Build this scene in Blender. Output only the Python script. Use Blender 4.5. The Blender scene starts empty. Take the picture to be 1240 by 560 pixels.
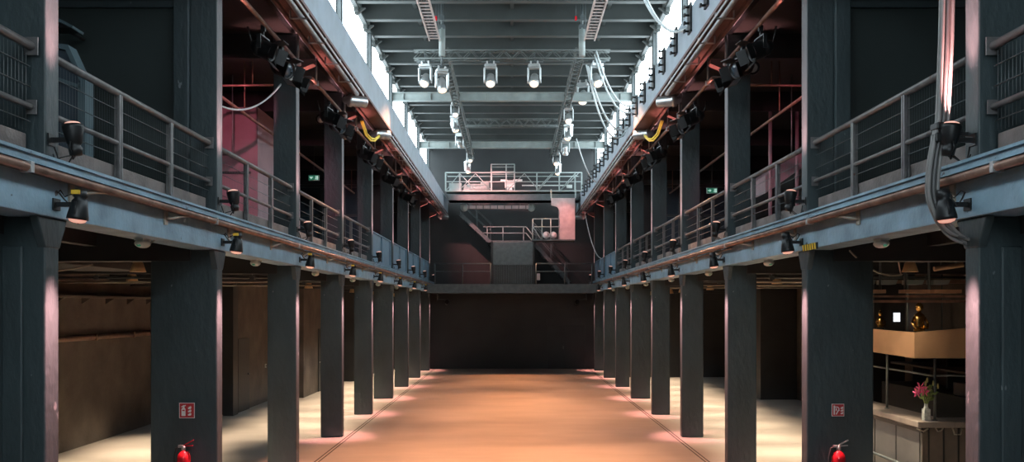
import bpy, bmesh, math, random
from mathutils import Vector, Matrix, Euler
random.seed(7)
SC = bpy.context.scene
COL = SC.collection
PI = math.pi

# ------------------------------------------------------------------ camera, world, exposure
F = 1100.0                      # focal length in pixels of the 1240 px frame
CZ = 3.0                        # eye height
cam_d = bpy.data.cameras.new('camera'); cam = bpy.data.objects.new('camera', cam_d); COL.objects.link(cam)
cam.location = (0, 0, CZ); cam.rotation_euler = (PI / 2, 0, 0)
cam_d.sensor_width = 36.0; cam_d.lens = F * 36.0 / 1240.0
cam_d.shift_y = 93.0 / 1240.0
cam_d.clip_end = 300
SC.camera = cam
SC.view_settings.view_transform = 'Standard'
SC.view_settings.look = 'None'
SC.view_settings.gamma = 1.0
SC.view_settings.use_curve_mapping = False
SC.view_settings.exposure = 0.0
WORLD_STRENGTH = 1.0
WINDOW_STRENGTH = 6.5           # overcast daylight behind the clerestory panes
FRONT_FILL_STRENGTH = 5.0  # added fill light from behind the camera
STAGE_WATTS = 2650.0             # moving heads
WASH_UP_WATTS = 1250.0
WASH_DOWN_WATTS = 1900.0
AISLE_WATTS = 1300.0
w = bpy.data.worlds.new('overcast_sky'); SC.world = w; w.use_nodes = True
bg = w.node_tree.nodes['Background']; bg.inputs[0].default_value = (0.75, 0.86, 0.95, 1); bg.inputs[1].default_value = WORLD_STRENGTH

# ------------------------------------------------------------------ materials
MATS = {}
def mat(name, col, rough=0.6, metal=0.0, var=0.25, scale=3.0, bump=0.0, bscale=40.0, emit=None, estr=0.0, alpha=None, scuff=None, spec=0.5, stretch=None):
    if name in MATS: return MATS[name]
    m = bpy.data.materials.new(name); m.use_nodes = True; MATS[name] = m
    nt = m.node_tree; N = nt.nodes; L = nt.links
    b = N['Principled BSDF']
    b.inputs['Roughness'].default_value = rough; b.inputs['Metallic'].default_value = metal
    b.inputs['Specular IOR Level'].default_value = spec
    tc = N.new('ShaderNodeTexCoord'); src = tc.outputs['Object']
    if stretch:
        mp = N.new('ShaderNodeMapping'); mp.inputs['Scale'].default_value = stretch
        L.new(src, mp.inputs['Vector']); src = mp.outputs['Vector']
    nz = N.new('ShaderNodeTexNoise'); nz.inputs['Scale'].default_value = scale; nz.inputs['Detail'].default_value = 6
    L.new(src, nz.inputs['Vector'])
    rp = N.new('ShaderNodeValToRGB')
    rp.color_ramp.elements[0].position = 0.3; rp.color_ramp.elements[1].position = 0.72
    rp.color_ramp.elements[0].color = tuple(c * (1 - var) for c in col) + (1,)
    rp.color_ramp.elements[1].color = tuple(min(1, c * (1 + var)) for c in col) + (1,)
    L.new(nz.outputs['Fac'], rp.inputs['Fac'])
    out = rp.outputs['Color']
    if scuff:                                     # small chips of another colour
        n2 = N.new('ShaderNodeTexNoise'); n2.inputs['Scale'].default_value = scuff[1]; n2.inputs['Detail'].default_value = 3
        L.new(src, n2.inputs['Vector'])
        r2 = N.new('ShaderNodeValToRGB'); r2.color_ramp.elements[0].position = scuff[2]; r2.color_ramp.elements[1].position = scuff[2] + 0.02
        L.new(n2.outputs['Fac'], r2.inputs['Fac'])
        mx = N.new('ShaderNodeMix'); mx.data_type = 'RGBA'
        L.new(r2.outputs['Color'], mx.inputs[0]); L.new(out, mx.inputs[6]); mx.inputs[7].default_value = tuple(scuff[0]) + (1,)
        out = mx.outputs[2]
    L.new(out, b.inputs['Base Color'])
    if bump:
        n3 = N.new('ShaderNodeTexNoise'); n3.inputs['Scale'].default_value = bscale; n3.inputs['Detail'].default_value = 8
        L.new(src, n3.inputs['Vector'])
        bp = N.new('ShaderNodeBump'); bp.inputs['Strength'].default_value = bump; bp.inputs['Distance'].default_value = 0.03
        L.new(n3.outputs['Fac'], bp.inputs['Height']); L.new(bp.outputs['Normal'], b.inputs['Normal'])
    if emit:
        b.inputs['Emission Color'].default_value = tuple(emit) + (1,); b.inputs['Emission Strength'].default_value = estr
    if alpha is not None:
        b.inputs['Alpha'].default_value = alpha
    return m
def glass(name, col, rough=0.05):
    if name in MATS: return MATS[name]
    m = bpy.data.materials.new(name); m.use_nodes = True; MATS[name] = m
    b = m.node_tree.nodes['Principled BSDF']
    b.inputs['Base Color'].default_value = col + (1,); b.inputs['Roughness'].default_value = rough
    b.inputs['Transmission Weight'].default_value = 1.0; b.inputs['IOR'].default_value = 1.45
    return m
M_COL = mat('charcoal_concrete_paint', (0.033, 0.050, 0.055), 0.5, var=0.22, scale=2.2, bump=0.35, bscale=14, scuff=((0.16, 0.18, 0.19), 9.0, 0.735), stretch=(1, 1, 0.45))
M_BEAM = mat('slate_blue_paint', (0.20, 0.325, 0.41), 0.5, var=0.28, scale=2.6, bump=0.3, bscale=18, scuff=((0.035, 0.04, 0.045), 6.0, 0.70))
M_CRANE = mat('grey_blue_steel_paint', (0.30, 0.37, 0.43), 0.5, var=0.15, scale=2.0, bump=0.15, bscale=10)
M_WALL = mat('black_wall_paint', (0.022, 0.023, 0.024), 0.55, var=0.3, scale=1.2, bump=0.15, bscale=8)
M_BACK = mat('back_wall_paint', (0.020, 0.023, 0.024), 0.6, var=0.3, scale=0.8, bump=0.15, bscale=6)
M_PANEL = mat('dark_green_panel_paint', (0.024, 0.034, 0.034), 0.45, var=0.15, scale=1.0, bump=0.1, bscale=5)
M_AWALL = mat('brown_rendered_wall', (0.085, 0.068, 0.055), 0.7, var=0.4, scale=1.4, bump=0.3, bscale=12)
M_STEEL = mat('dark_painted_steel', (0.07, 0.085, 0.088), 0.42, 0.2, var=0.2, scale=6)
M_RAIL = mat('worn_grey_railing_paint', (0.15, 0.145, 0.145), 0.38, 0.3, var=0.35, scale=7, scuff=((0.13, 0.07, 0.05), 5.0, 0.72))
M_MESH = mat('mesh_wire_steel', (0.10, 0.115, 0.12), 0.45, 0.4, var=0.15)
M_CURB = mat('worn_concrete_curb', (0.16, 0.135, 0.125), 0.8, var=0.35, scale=3, bump=0.4, bscale=25)
M_COPPER = mat('rusty_copper_pipe', (0.24, 0.145, 0.11), 0.42, 0.4, var=0.4, scale=5, scuff=((0.4, 0.34, 0.31), 7.0, 0.70))
M_PIPE = mat('galvanised_pipe', (0.40, 0.42, 0.43), 0.38, 0.7, var=0.2, scale=6)
M_BRK = mat('beige_bracket_paint', (0.30, 0.27, 0.22), 0.5, var=0.2)
M_BLACK = mat('matt_black_metal', (0.012, 0.013, 0.014), 0.4, 0.3, var=0.2, scale=8)
M_BLACKR = mat('black_rubber', (0.02, 0.02, 0.021), 0.6, var=0.2, scale=8)
M_SILVER = mat('silver_lamp_housing', (0.45, 0.48, 0.48), 0.3, 0.6, var=0.15, scale=6)
M_ALU = mat('bright_aluminium', (0.52, 0.53, 0.53), 0.32, 0.8, var=0.15, scale=8)
M_TRAYP = mat('pale_tray_metal', (0.58, 0.50, 0.47), 0.4, 0.4, var=0.15, scale=6)
M_ROOF = mat('grey_green_roof_deck', (0.026, 0.030, 0.029), 0.75, var=0.2, scale=1.5)
M_JOIST = mat('grey_green_joist_paint', (0.042, 0.050, 0.048), 0.55, var=0.15, scale=2)
M_TRUSS = mat('grey_truss_paint', (0.10, 0.115, 0.11), 0.45, 0.3, var=0.15, scale=3)
M_GIRD = mat('light_grey_girder_paint', (0.24, 0.28, 0.27), 0.5, var=0.15, scale=3)
M_GREYW = mat('pale_equipment_paint', (0.55, 0.58, 0.56), 0.5, var=0.15, scale=4)
M_FLOOR = None
M_PANE = mat('daylit_window_pane', (0.8, 0.85, 0.88), 0.3, emit=(0.80, 0.93, 1.0), estr=WINDOW_STRENGTH)
M_FILLPANE = mat('daylit_front_pane', (0.8, 0.85, 0.88), 0.3, emit=(0.80, 0.93, 1.0), estr=FRONT_FILL_STRENGTH)
M_PANES = mat('daylit_small_pane', (0.8, 0.85, 0.88), 0.3, emit=(0.85, 0.93, 1.0), estr=1.5)
M_LENS = mat('lit_stage_lens', (1, 0.8, 0.6), 0.3, emit=(1.0, 0.74, 0.52), estr=1.7)
M_LENSP = mat('lit_wash_lens', (1, 0.7, 0.6), 0.3, emit=(1.0, 0.42, 0.32), estr=0.65)
M_LENSD = mat('dark_stage_lens', (0.06, 0.08, 0.10), 0.08, 0.0, var=0.1)
M_WARM = mat('lit_downlight', (1, 0.8, 0.55), 0.4, emit=(1.0, 0.72, 0.42), estr=2.5)
M_SHADE = mat('brass_lamp_shade', (0.48, 0.33, 0.17), 0.4, 0.5, var=0.15)
M_RED = mat('extinguisher_red', (0.55, 0.015, 0.025), 0.25, var=0.1)
M_SIGNRED = mat('sign_red', (0.42, 0.025, 0.03), 0.4, var=0.06)
M_WHITE = mat('white_print', (0.75, 0.74, 0.72), 0.5, var=0.04)
M_GREEN = mat('exit_sign_green', (0.03, 0.16, 0.10), 0.4, emit=(0.05, 0.32, 0.2), estr=0.35)
M_EXITW = mat('exit_sign_white', (0.7, 0.85, 0.78), 0.4, emit=(0.6, 0.95, 0.8), estr=0.6)
M_YEL = mat('yellow_mark', (0.75, 0.5, 0.04), 0.5, var=0.1)
M_TAN = mat('warm_tan_board', (0.45, 0.29, 0.17), 0.6, var=0.12, scale=2)
M_TIMB = mat('raw_timber', (0.38, 0.22, 0.13), 0.6, var=0.3, scale=4)
M_COUNT = mat('worn_counter_top', (0.20, 0.165, 0.14), 0.5, var=0.2, scale=4)
M_BARF = mat('grey_bar_front', (0.10, 0.10, 0.098), 0.55, var=0.15, scale=2)
M_GOLD = mat('polished_gold', (0.75, 0.48, 0.15), 0.15, 1.0, var=0.1)
M_GLASSV = glass('clear_vase_glass', (0.92, 0.96, 0.95))
M_PALEGL = mat('pale_blue_frame_paint', (0.09, 0.135, 0.155), 0.4, var=0.1)
M_PINK = mat('pink_petals', (0.85, 0.14, 0.34), 0.5, var=0.2, scale=30)
M_LEAF = mat('leaf_green', (0.16, 0.24, 0.06), 0.5, var=0.3, scale=30)
M_DRYST = mat('yellow_green_buds', (0.42, 0.38, 0.14), 0.6, var=0.3, scale=30)
M_CABLEW = mat('pale_cable', (0.55, 0.60, 0.61), 0.5, var=0.1)
M_CABLEG = mat('grey_cable', (0.28, 0.31, 0.32), 0.5, var=0.12)
M_CABLEB = mat('bundle_cable', (0.22, 0.215, 0.21), 0.5, var=0.1)
M_CABLED = mat('dark_bundle_cable', (0.12, 0.12, 0.12), 0.5, var=0.1)
M_CABLEY = mat('yellow_cable', (0.8, 0.62, 0.08), 0.5, var=0.1)
M_PINKLIT = mat('painted_stair_enclosure', (0.30, 0.20, 0.22), 0.6, var=0.15, scale=2)  # grey wall with the pink gallery light mixed into its colour
M_GROOVE = mat('black_floor_groove', (0.03, 0.02, 0.017), 0.7, var=0.2)
M_RUSTLIT = mat('red_oxide_steel', (0.13, 0.065, 0.058), 0.55, var=0.3, scale=3)  # rust, plus the pink of the uplights put into the colour
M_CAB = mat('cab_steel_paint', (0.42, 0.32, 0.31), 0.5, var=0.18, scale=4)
M_BLUEP = mat('blue_parapet_paint', (0.13, 0.22, 0.29), 0.45, var=0.15, scale=3)

def floor_material():
    m = bpy.data.materials.new('polished_concrete_floor'); m.use_nodes = True
    nt = m.node_tree; N = nt.nodes; L = nt.links; b = N['Principled BSDF']
    tc = N.new('ShaderNodeTexCoord')
    n1 = N.new('ShaderNodeTexNoise'); n1.inputs['Scale'].default_value = 0.55; n1.inputs['Detail'].default_value = 8
    L.new(tc.outputs['Object'], n1.inputs['Vector'])
    mp = N.new('ShaderNodeMapping'); mp.inputs['Scale'].default_value = (0.5, 1.3, 1)
    L.new(tc.outputs['Object'], mp.inputs['Vector'])
    n2 = N.new('ShaderNodeTexNoise'); n2.inputs['Scale'].default_value = 1.1; n2.inputs['Detail'].default_value = 6
    L.new(mp.outputs['Vector'], n2.inputs['Vector'])
    ad = N.new('ShaderNodeMath'); ad.operation = 'MULTIPLY_ADD'; ad.inputs[1].default_value = 0.5
    L.new(n2.outputs['Fac'], ad.inputs[0])
    h = N.new('ShaderNodeMath'); h.operation = 'MULTIPLY'; h.inputs[1].default_value = 0.5
    L.new(n1.outputs['Fac'], h.inputs[0]); L.new(h.outputs[0], ad.inputs[2])
    r = N.new('ShaderNodeValToRGB'); r.color_ramp.elements[0].position = 0.36; r.color_ramp.elements[1].position = 0.64
    r.color_ramp.elements[0].color = (0.30, 0.26, 0.228, 1); r.color_ramp.elements[1].color = (0.41, 0.358, 0.315, 1)
    L.new(ad.outputs[0], r.inputs['Fac']); L.new(r.outputs['Color'], b.inputs['Base Color'])
    rr = N.new('ShaderNodeMapRange'); rr.inputs[3].default_value = 0.34; rr.inputs[4].default_value = 0.55
    L.new(n1.outputs['Fac'], rr.inputs[0]); L.new(rr.outputs[0], b.inputs['Roughness'])
    b.inputs['Specular IOR Level'].default_value = 0.4
    bp = N.new('ShaderNodeBump'); bp.inputs['Strength'].default_value = 0.06; bp.inputs['Distance'].default_value = 0.02
    L.new(n2.outputs['Fac'], bp.inputs['Height']); L.new(bp.outputs['Normal'], b.inputs['Normal'])
    return m
M_FLOOR = floor_material()

# ------------------------------------------------------------------ mesh helpers
class G:
    """collects shapes in one bmesh; build() links them as ONE mesh object"""
    def __init__(s): s.bm = bmesh.new()
    def box(s, x0, x1, y0, y1, z0, z1, mtx=None):
        if x0 > x1: x0, x1 = x1, x0
        if y0 > y1: y0, y1 = y1, y0
        if z0 > z1: z0, z1 = z1, z0
        v = [s.bm.verts.new(p) for p in ((x0,y0,z0),(x1,y0,z0),(x1,y1,z0),(x0,y1,z0),(x0,y0,z1),(x1,y0,z1),(x1,y1,z1),(x0,y1,z1))]
        for f in ((3,2,1,0),(4,5,6,7),(0,1,5,4),(1,2,6,5),(2,3,7,6),(3,0,4,7)):
            s.bm.faces.new([v[i] for i in f])
        if mtx is not None:
            for q in v: q.co = mtx @ q.co
        return s
    def cbox(s, c, size, rot=None):
        m = Matrix.Translation(Vector(c))
        if rot is not None: m = m @ (rot.to_matrix().to_4x4() if isinstance(rot, Euler) else rot)
        a, b, d = (q / 2 for q in size)
        return s.box(-a, a, -b, b, -d, d, m)
    def tube(s, p0, p1, r, n=10, r1=None):
        return s.path([p0, p1], r, n, r1)
    def path(s, pts, r, n=8, r1=None):
        pts = [Vector(p) for p in pts]
        rings = []
        prev = None
        for i, p in enumerate(pts):
            d = (pts[min(i + 1, len(pts) - 1)] - pts[max(i - 1, 0)])
            if d.length < 1e-9: d = Vector((0, 0, 1))
            d.normalize()
            if prev is None:
                a = Vector((0, 0, 1)) if abs(d.z) < 0.9 else Vector((1, 0, 0))
                u = d.cross(a).normalized()
            else:
                u = (prev - d * prev.dot(d))
                u = u.normalized() if u.length > 1e-6 else d.orthogonal().normalized()
            prev = u
            vv = d.cross(u)
            rad = r if r1 is None else r + (r1 - r) * i / (len(pts) - 1)
            rings.append([s.bm.verts.new(p + (u * math.cos(2*PI*k/n) + vv * math.sin(2*PI*k/n)) * rad) for k in range(n)])
        for a, b in zip(rings[:-1], rings[1:]):
            for k in range(n):
                f = s.bm.faces.new((a[k], a[(k+1) % n], b[(k+1) % n], b[k])); f.smooth = True
        s.bm.faces.new(rings[0][::-1]); s.bm.faces.new(rings[-1])
        return s
    def lathe(s, prof, mtx=None, n=16, smooth=True):
        """profile of (radius, z), turned about z"""
        rings = []
        for r, z in prof:
            rings.append([s.bm.verts.new((r * math.cos(2*PI*k/n), r * math.sin(2*PI*k/n), z)) for k in range(n)] if r > 1e-6 else [s.bm.verts.new((0, 0, z))])
        for a, b in zip(rings[:-1], rings[1:]):
            for k in range(n):
                k2 = (k + 1) % n
                if len(a) == 1 and len(b) == 1: continue
                if len(a) == 1: f = s.bm.faces.new((a[0], b[k2], b[k]))
                elif len(b) == 1: f = s.bm.faces.new((a[k], a[k2], b[0]))
                else: f = s.bm.faces.new((a[k], a[k2], b[k2], b[k]))
                f.smooth = smooth
        if len(rings[0]) > 1: s.bm.faces.new(rings[0][::-1])
        if len(rings[-1]) > 1: s.bm.faces.new(rings[-1])
        if mtx is not None:
            for ring in rings:
                for v in ring: v.co = mtx @ v.co
        return s
    def prism(s, poly, a0, a1, axis):
        """polygon extruded along an axis: 'x' takes (y,z), 'y' takes (x,z), 'z' takes (x,y)"""
        def P(q, t):
            return {'x': (t, q[0], q[1]), 'y': (q[0], t, q[1]), 'z': (q[0], q[1], t)}[axis]
        A = [s.bm.verts.new(P(q, a0)) for q in poly]; B = [s.bm.verts.new(P(q, a1)) for q in poly]
        n = len(poly)
        s.bm.faces.new(A); s.bm.faces.new(B[::-1])
        for k in range(n): s.bm.faces.new((A[k], B[k], B[(k+1) % n], A[(k+1) % n]))
        return s
    def ell(s, c, r, n=12):
        prof = [(math.sin(PI*i/8), -math.cos(PI*i/8)) for i in range(9)]
        prof[0] = (0, -1); prof[-1] = (0, 1)
        m = Matrix.Translation(Vector(c)) @ Matrix.Diagonal((r[0], r[1], r[2], 1))
        return s.lathe(prof, m, n)
    def quad(s, pts, thick):
        """a flat plate of real thickness through 3 or 4 points"""
        P = [Vector(p) for p in pts]
        nrm = (P[1]-P[0]).cross(P[2]-P[0]).normalized() * thick
        A = [s.bm.verts.new(p) for p in P]; B = [s.bm.verts.new(p + nrm) for p in P]
        n = len(P)
        s.bm.faces.new(A[::-1]); s.bm.faces.new(B)
        for k in range(n): s.bm.faces.new((A[k], A[(k+1) % n], B[(k+1) % n], B[k]))
        return s
    def build(s, name, m, parent=None, bevel=0.0, origin=None):
        if parent is not None: org = wloc(parent)
        elif origin is not None: org = Vector(origin)
        else:
            xs = [v.co for v in s.bm.verts]
            lo = Vector([min(c[i] for c in xs) for i in range(3)]); hi = Vector([max(c[i] for c in xs) for i in range(3)])
            org = Vector(((lo.x+hi.x)/2, (lo.y+hi.y)/2, lo.z))
        for v in s.bm.verts: v.co -= org
        bmesh.ops.recalc_face_normals(s.bm, faces=s.bm.faces[:])
        me = bpy.data.meshes.new(name); s.bm.to_mesh(me); s.bm.free()
        me.materials.append(m)
        o = bpy.data.objects.new(name, me); COL.objects.link(o)
        if parent is not None: o.parent = parent
        else: o.location = org
        if bevel:
            md = o.modifiers.new('bevel', 'BEVEL'); md.width = bevel; md.segments = 2; md.limit_method = 'ANGLE'
        return o
def wloc(o):
    v = Vector(o.location)
    while o.parent is not None:
        o = o.parent; v += Vector(o.location)
    return v
def tag(o, label=None, cat=None, group=None, kind=None):
    if label: o['label'] = label
    if cat: o['category'] = cat
    if group: o['group'] = group
    if kind: o['kind'] = kind
    return o
def thing(name, label, cat, loc, group=None, kind=None):
    o = bpy.data.objects.new(name, None); COL.objects.link(o); o.location = loc
    o.empty_display_size = 0.1
    return tag(o, label, cat, group, kind)
def dup(root, loc=None, rot=None, label=None, group=None, scale=None):
    def cp(o, parent):
        c = o.copy(); COL.objects.link(c)
        if parent is not None: c.parent = parent
        for ch in list(o.children): cp(ch, c)
        return c
    r = cp(root, None)
    if loc is not None: r.location = loc
    if rot is not None: r.rotation_euler = rot
    if scale is not None: r.scale = (scale,) * 3
    if label: r['label'] = label
    if group: r['group'] = group
    return r
def struct(o, label, cat): return tag(o, label, cat, None, 'structure')
def at(px, py, D): return Vector(((px - 620) * D / F, D, CZ - (py - 373) * D / F))
def sag(p, q, drop, n=14):
    p, q = Vector(p), Vector(q)
    return [p.lerp(q, i/n) + Vector((0, 0, -drop * 4 * (i/n) * (1 - i/n))) for i in range(n + 1)]
def spot(name, parent, loc, direction, watts, col, size, blend=0.6, rad=0.06):
    l = bpy.data.lights.new(name, 'SPOT'); l.energy = watts; l.color = col; l.spot_size = size; l.spot_blend = blend; l.shadow_soft_size = rad
    o = bpy.data.objects.new(name, l); COL.objects.link(o); o.parent = parent; o.location = loc
    o.rotation_euler = Vector(direction).to_track_quat('-Z', 'Y').to_euler()
    return o
ORD = ['', 'first', 'second', 'third', 'fourth', 'fifth', 'sixth', 'seventh', 'eighth', 'ninth']
SIDE = {-1: 'left', 1: 'right'}

BAY = 4.453
def DC(k): return (0.77 + k) * BAY
XN = 3.93                       # nave face of the columns
ZB0, ZB1 = 3.77, 4.28           # gallery edge beam
ZG = 4.28                       # gallery floor
ZSOF = 7.55                     # crane girder underside
YB = 44.6                       # back wall
Y0 = -5.0                       # wall behind the camera
XO = 9.3                        # outer walls
ZROOF = 10.75

# ------------------------------------------------------------------ room shell
struct(G().box(-XO-.3, XO+.3, Y0-.3, YB+.3, -0.3, 0).build('floor', M_FLOOR), 'pale polished concrete floor lit orange down the middle', 'floor')
n = 1
for s in (-1, 1):
    for dx in (0, 0.075):
        x = s * (3.76 + dx)
        struct(G().box(x-.013, x+.013, 6, YB-.02, 0.0, 0.004).build('trim_%d' % n, M_GROOVE),
               'thin dark rail groove in the floor along the %s columns, %s line' % (SIDE[s], 'outer' if dx else 'inner'), 'floor groove'); n += 1
struct(G().box(-XO-.3, XO+.3, YB, YB+.3, 0, 12).build('wall_back', M_BACK), 'black end wall of the hall behind the back gallery', 'wall')
# wall behind the camera; its glowing window is added to light column fronts
g = G(); g.box(-XO-.3, XO+.3, Y0-.3, Y0, 0, 4.4); g.box(-XO-.3, -3.6, Y0-.3, Y0, 4.4, 12); g.box(3.6, XO+.3, Y0-.3, Y0, 4.4, 12); g.box(-3.6, 3.6, Y0-.3, Y0, 9.6, 12)
struct(g.build('wall_front', M_BACK), 'dark entrance end wall behind the viewer', 'wall')
wf = struct(G().box(-3.6, 3.6, Y0-.2, Y0-.1, 4.4, 4.5).box(-3.6, 3.6, Y0-.2, Y0-.1, 9.5, 9.6).box(-3.6, -3.5, Y0-.2, Y0-.1, 4.5, 9.5).box(3.5, 3.6, Y0-.2, Y0-.1, 4.5, 9.5).box(-.04, .04, Y0-.2, Y0-.1, 4.5, 9.5).build('window_front', M_STEEL), 'tall window in the end wall behind the viewer', 'window')
G().box(-3.5, 3.5, Y0-.17, Y0-.14, 4.5, 9.5).build('pane', M_FILLPANE, wf)

# outer walls: the left one steps inwards bay by bay
struct(G().box(-XO-.3, -XO, Y0, 25.4, 0, 3.25).box(-XO-.45, -XO-.12, Y0, 25.4, 3.25, 4.0).box(-XO-.3, -XO, Y0, YB, 4.0, 8.2).box(-XO-.3, -XO, 25.4, YB, 0, 4.0).build('wall_left', M_AWALL), 'long brown rendered outer wall of the left aisle', 'wall')
struct(G().box(-XO+.002, -7.85, 25.4, 30.2, 0, 4.0).build('wall_left_recess', M_AWALL), 'brown wall stepping out behind the left third column', 'wall')
struct(G().box(-XO+.002, -6.93, 30.2, 37.0, 0, 4.0).build('wall_left_inner', M_AWALL), 'brown wall with dark doors beyond the left fourth column', 'wall')
struct(G().box(-XO+.002, -6.3, 37.0, YB-.002, 0, 4.0).build('wall_left_end', M_WALL), 'black wall closing the far end of the left aisle', 'wall')
struct(G().box(XO, XO+.3, Y0, YB, 0, 8.2).build('wall_right', M_AWALL), 'dark outer wall of the right aisle', 'wall')
struct(G().box(4.6, XO-.002, 39.2, 39.5, 0, 4.0).build('wall_right_end', M_WALL), 'black cross wall at the far end of the right aisle', 'wall')
for s in (-1, 1):
    # gallery floor slab with cross beams
    gf = struct(G().box(s*4.05, s*(XO+.0), Y0, YB, 4.02, ZG-.001).build('ceiling_%s_aisle' % SIDE[s], M_WALL), 'dark slab over the %s aisle that carries the gallery' % SIDE[s], 'ceiling')
    for k in range(1, 10):
        d = DC(k) - .14
        g = G().box(s*4.28, s*XO, d-.12, d+.12, 3.62, 4.02)
        g.build('cross_beam', M_WALL, gf)
    g = G()
    for xx in (5.6, 7.4): g.box(s*(xx-.08), s*(xx+.08), Y0, YB, 3.82, 4.02)
    g.build('floor_joist', M_WALL, gf)
    # roof over the gallery
    gr = struct(G().box(s*4.02, s*(XO+.3), Y0, YB, 8.0, 8.2).build('ceiling_%s_gallery' % SIDE[s], M_WALL), 'black ceiling above the %s gallery' % SIDE[s], 'ceiling')
    for k in range(1, 10):
        d = DC(k) - .14
        G().box(s*4.35, s*XO, d-.1, d+.1, 7.55, 8.0).build('cross_beam', M_WALL, gr)
    # wall above crane girder (clerestory band)
    cw = struct(G().box(s*4.062, s*4.36, Y0, YB, 8.2, 8.34).box(s*4.06, s*4.36, Y0, YB, 10.9, 12).build('wall_%s_clerestory' % SIDE[s], M_GIRD), 'steel wall band above the %s row of high windows' % SIDE[s], 'wall')
    for k in range(-1, 10):
        d = DC(k) - .1
        G().box(s*3.96, s*4.2, d-.11, d+.11, 8.34, 10.74).build('post', M_STEEL, cw)
    # brackets along the window head
    g = G()
    for j in range(1, 30):
        d = 3.0 + 1.46 * j
        g.prism([(s*4.06, 10.74), (s*4.06, 10.58), (s*4.0, 10.56), (s*3.78, 10.74)], d-.05, d+.05, 'y')
        g.box(s*3.95, s*4.06, d-.16, d+.16, 10.62, 10.70)
    g.box(s*3.94, s*4.06, 2, YB, 10.70, 10.76)
    g.build('eaves_bracket', M_JOIST, cw)
# high windows
n = 1
for s in (-1, 1):
    for k in range(-1, 10):
        a, b = DC(k) + .0, (DC(k+1) - .20 if k < 9 else YB)
        a = max(a, Y0)
        if b - a < 0.6: continue
        g = G().box(s*4.062, s*4.11, a, b, 8.34, 8.40).box(s*4.062, s*4.11, a, b, 10.84, 10.9)
        g.box(s*4.062, s*4.11, a, a+.05, 8.4, 10.84).box(s*4.062, s*4.11, b-.05, b, 8.4, 10.84)
        wn = struct(g.build('window_%d' % n, M_STEEL), 'bright high window on the %s side, %s' % (SIDE[s], 'above the gallery bay beyond the %s column' % ORD[k] if 1 <= k <= 9 else 'nearest the entrance end, bay %s' % ('one' if k < 0 else 'two')), 'window'); n += 1
        G().box(s*4.075, s*4.085, a+.05, b-.05, 8.4, 10.84).build('pane', M_PANE, wn)
# roof deck and joists
roof = struct(G().box(-4.4, 4.4, Y0-.3, YB+.3, 11.2, 11.4).build('ceiling', M_ROOF), 'grey-green steel roof deck over the hall', 'ceiling')
for j in range(-12, 14):
    d = 24.5 + 1.46 * j
    G().box(-4.05, 4.05, d-.02, d+.02, ZROOF+.03, 11.2).box(-4.05, 4.05, d-.10, d+.10, ZROOF, ZROOF+.03).build('joist', M_JOIST, roof)
g = G()
for x in (-2.6, 0, 2.6): g.box(x-.05, x+.05, 3, YB, 11.05, 11.2)
g.build('purlin', M_JOIST, roof)

# ------------------------------------------------------------------ columns
LOWW = {1: .58, 2: .89, 3: .53, 4: .50, 5: .50, 6: .63, 7: .52, 8: .50, 9: .50}
UPW = {1: .44, 2: .36, 3: .42, 4: .42, 5: .42, 6: .42, 7: .42, 8: .42, 9: .42}
LOOK = {1: 'charcoal column with chipped pink-lit edge, nearest on the %s side', 2: 'extra wide charcoal column carrying the red fire sign, second on the %s'}
for s in (-1, 1):
    for k in range(1, 10):
        d1 = DC(k); d0 = d1 - .23
        lab = LOOK[k] % SIDE[s] if k in LOOK else 'charcoal column %s in the %s row counting from the front' % (ORD[k], SIDE[s])
        t = thing('column', lab, 'column', (s*(XN + LOWW[k]/2), (d0+d1)/2, 0), 'charcoal columns of the hall')
        w_ = LOWW[k]
        g = G().box(s*XN, s*(XN+w_), d0, d1, 0, ZB0)
        if k == 1: g.box(s*(XN+.18), s*(XN+.36), d0-.03, d0, 0, ZB0-.25)
        g.build('lower_shaft', M_COL, t, bevel=.018)
        # flared head under the edge beam
        c = (d0 + d1) / 2
        G().prism([(c-.12, ZB0-.26), (c+.12, ZB0-.26), (c+.25, ZB0-.005), (c-.25, ZB0-.005)], s*(XN-.006), s*(XN+.07), 'x').build('capital', M_COL, t, bevel=.01)
        u = UPW[k]
        g = G().box(s*XN, s*(XN+u), d0, d1, ZB1+.001, 7.995)
        if k == 2 and s == 1: pass
        g.build('upper_shaft', M_COL, t, bevel=.014)
        G().prism([(s*3.62, ZSOF-.005), (s*3.62, ZSOF-.09), (s*XN, ZSOF-.22), (s*XN, ZSOF-.005)], c-.1, c+.1, 'y').build('corbel', M_RUSTLIT, t)  # its red is pink uplight put into the colour

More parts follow.
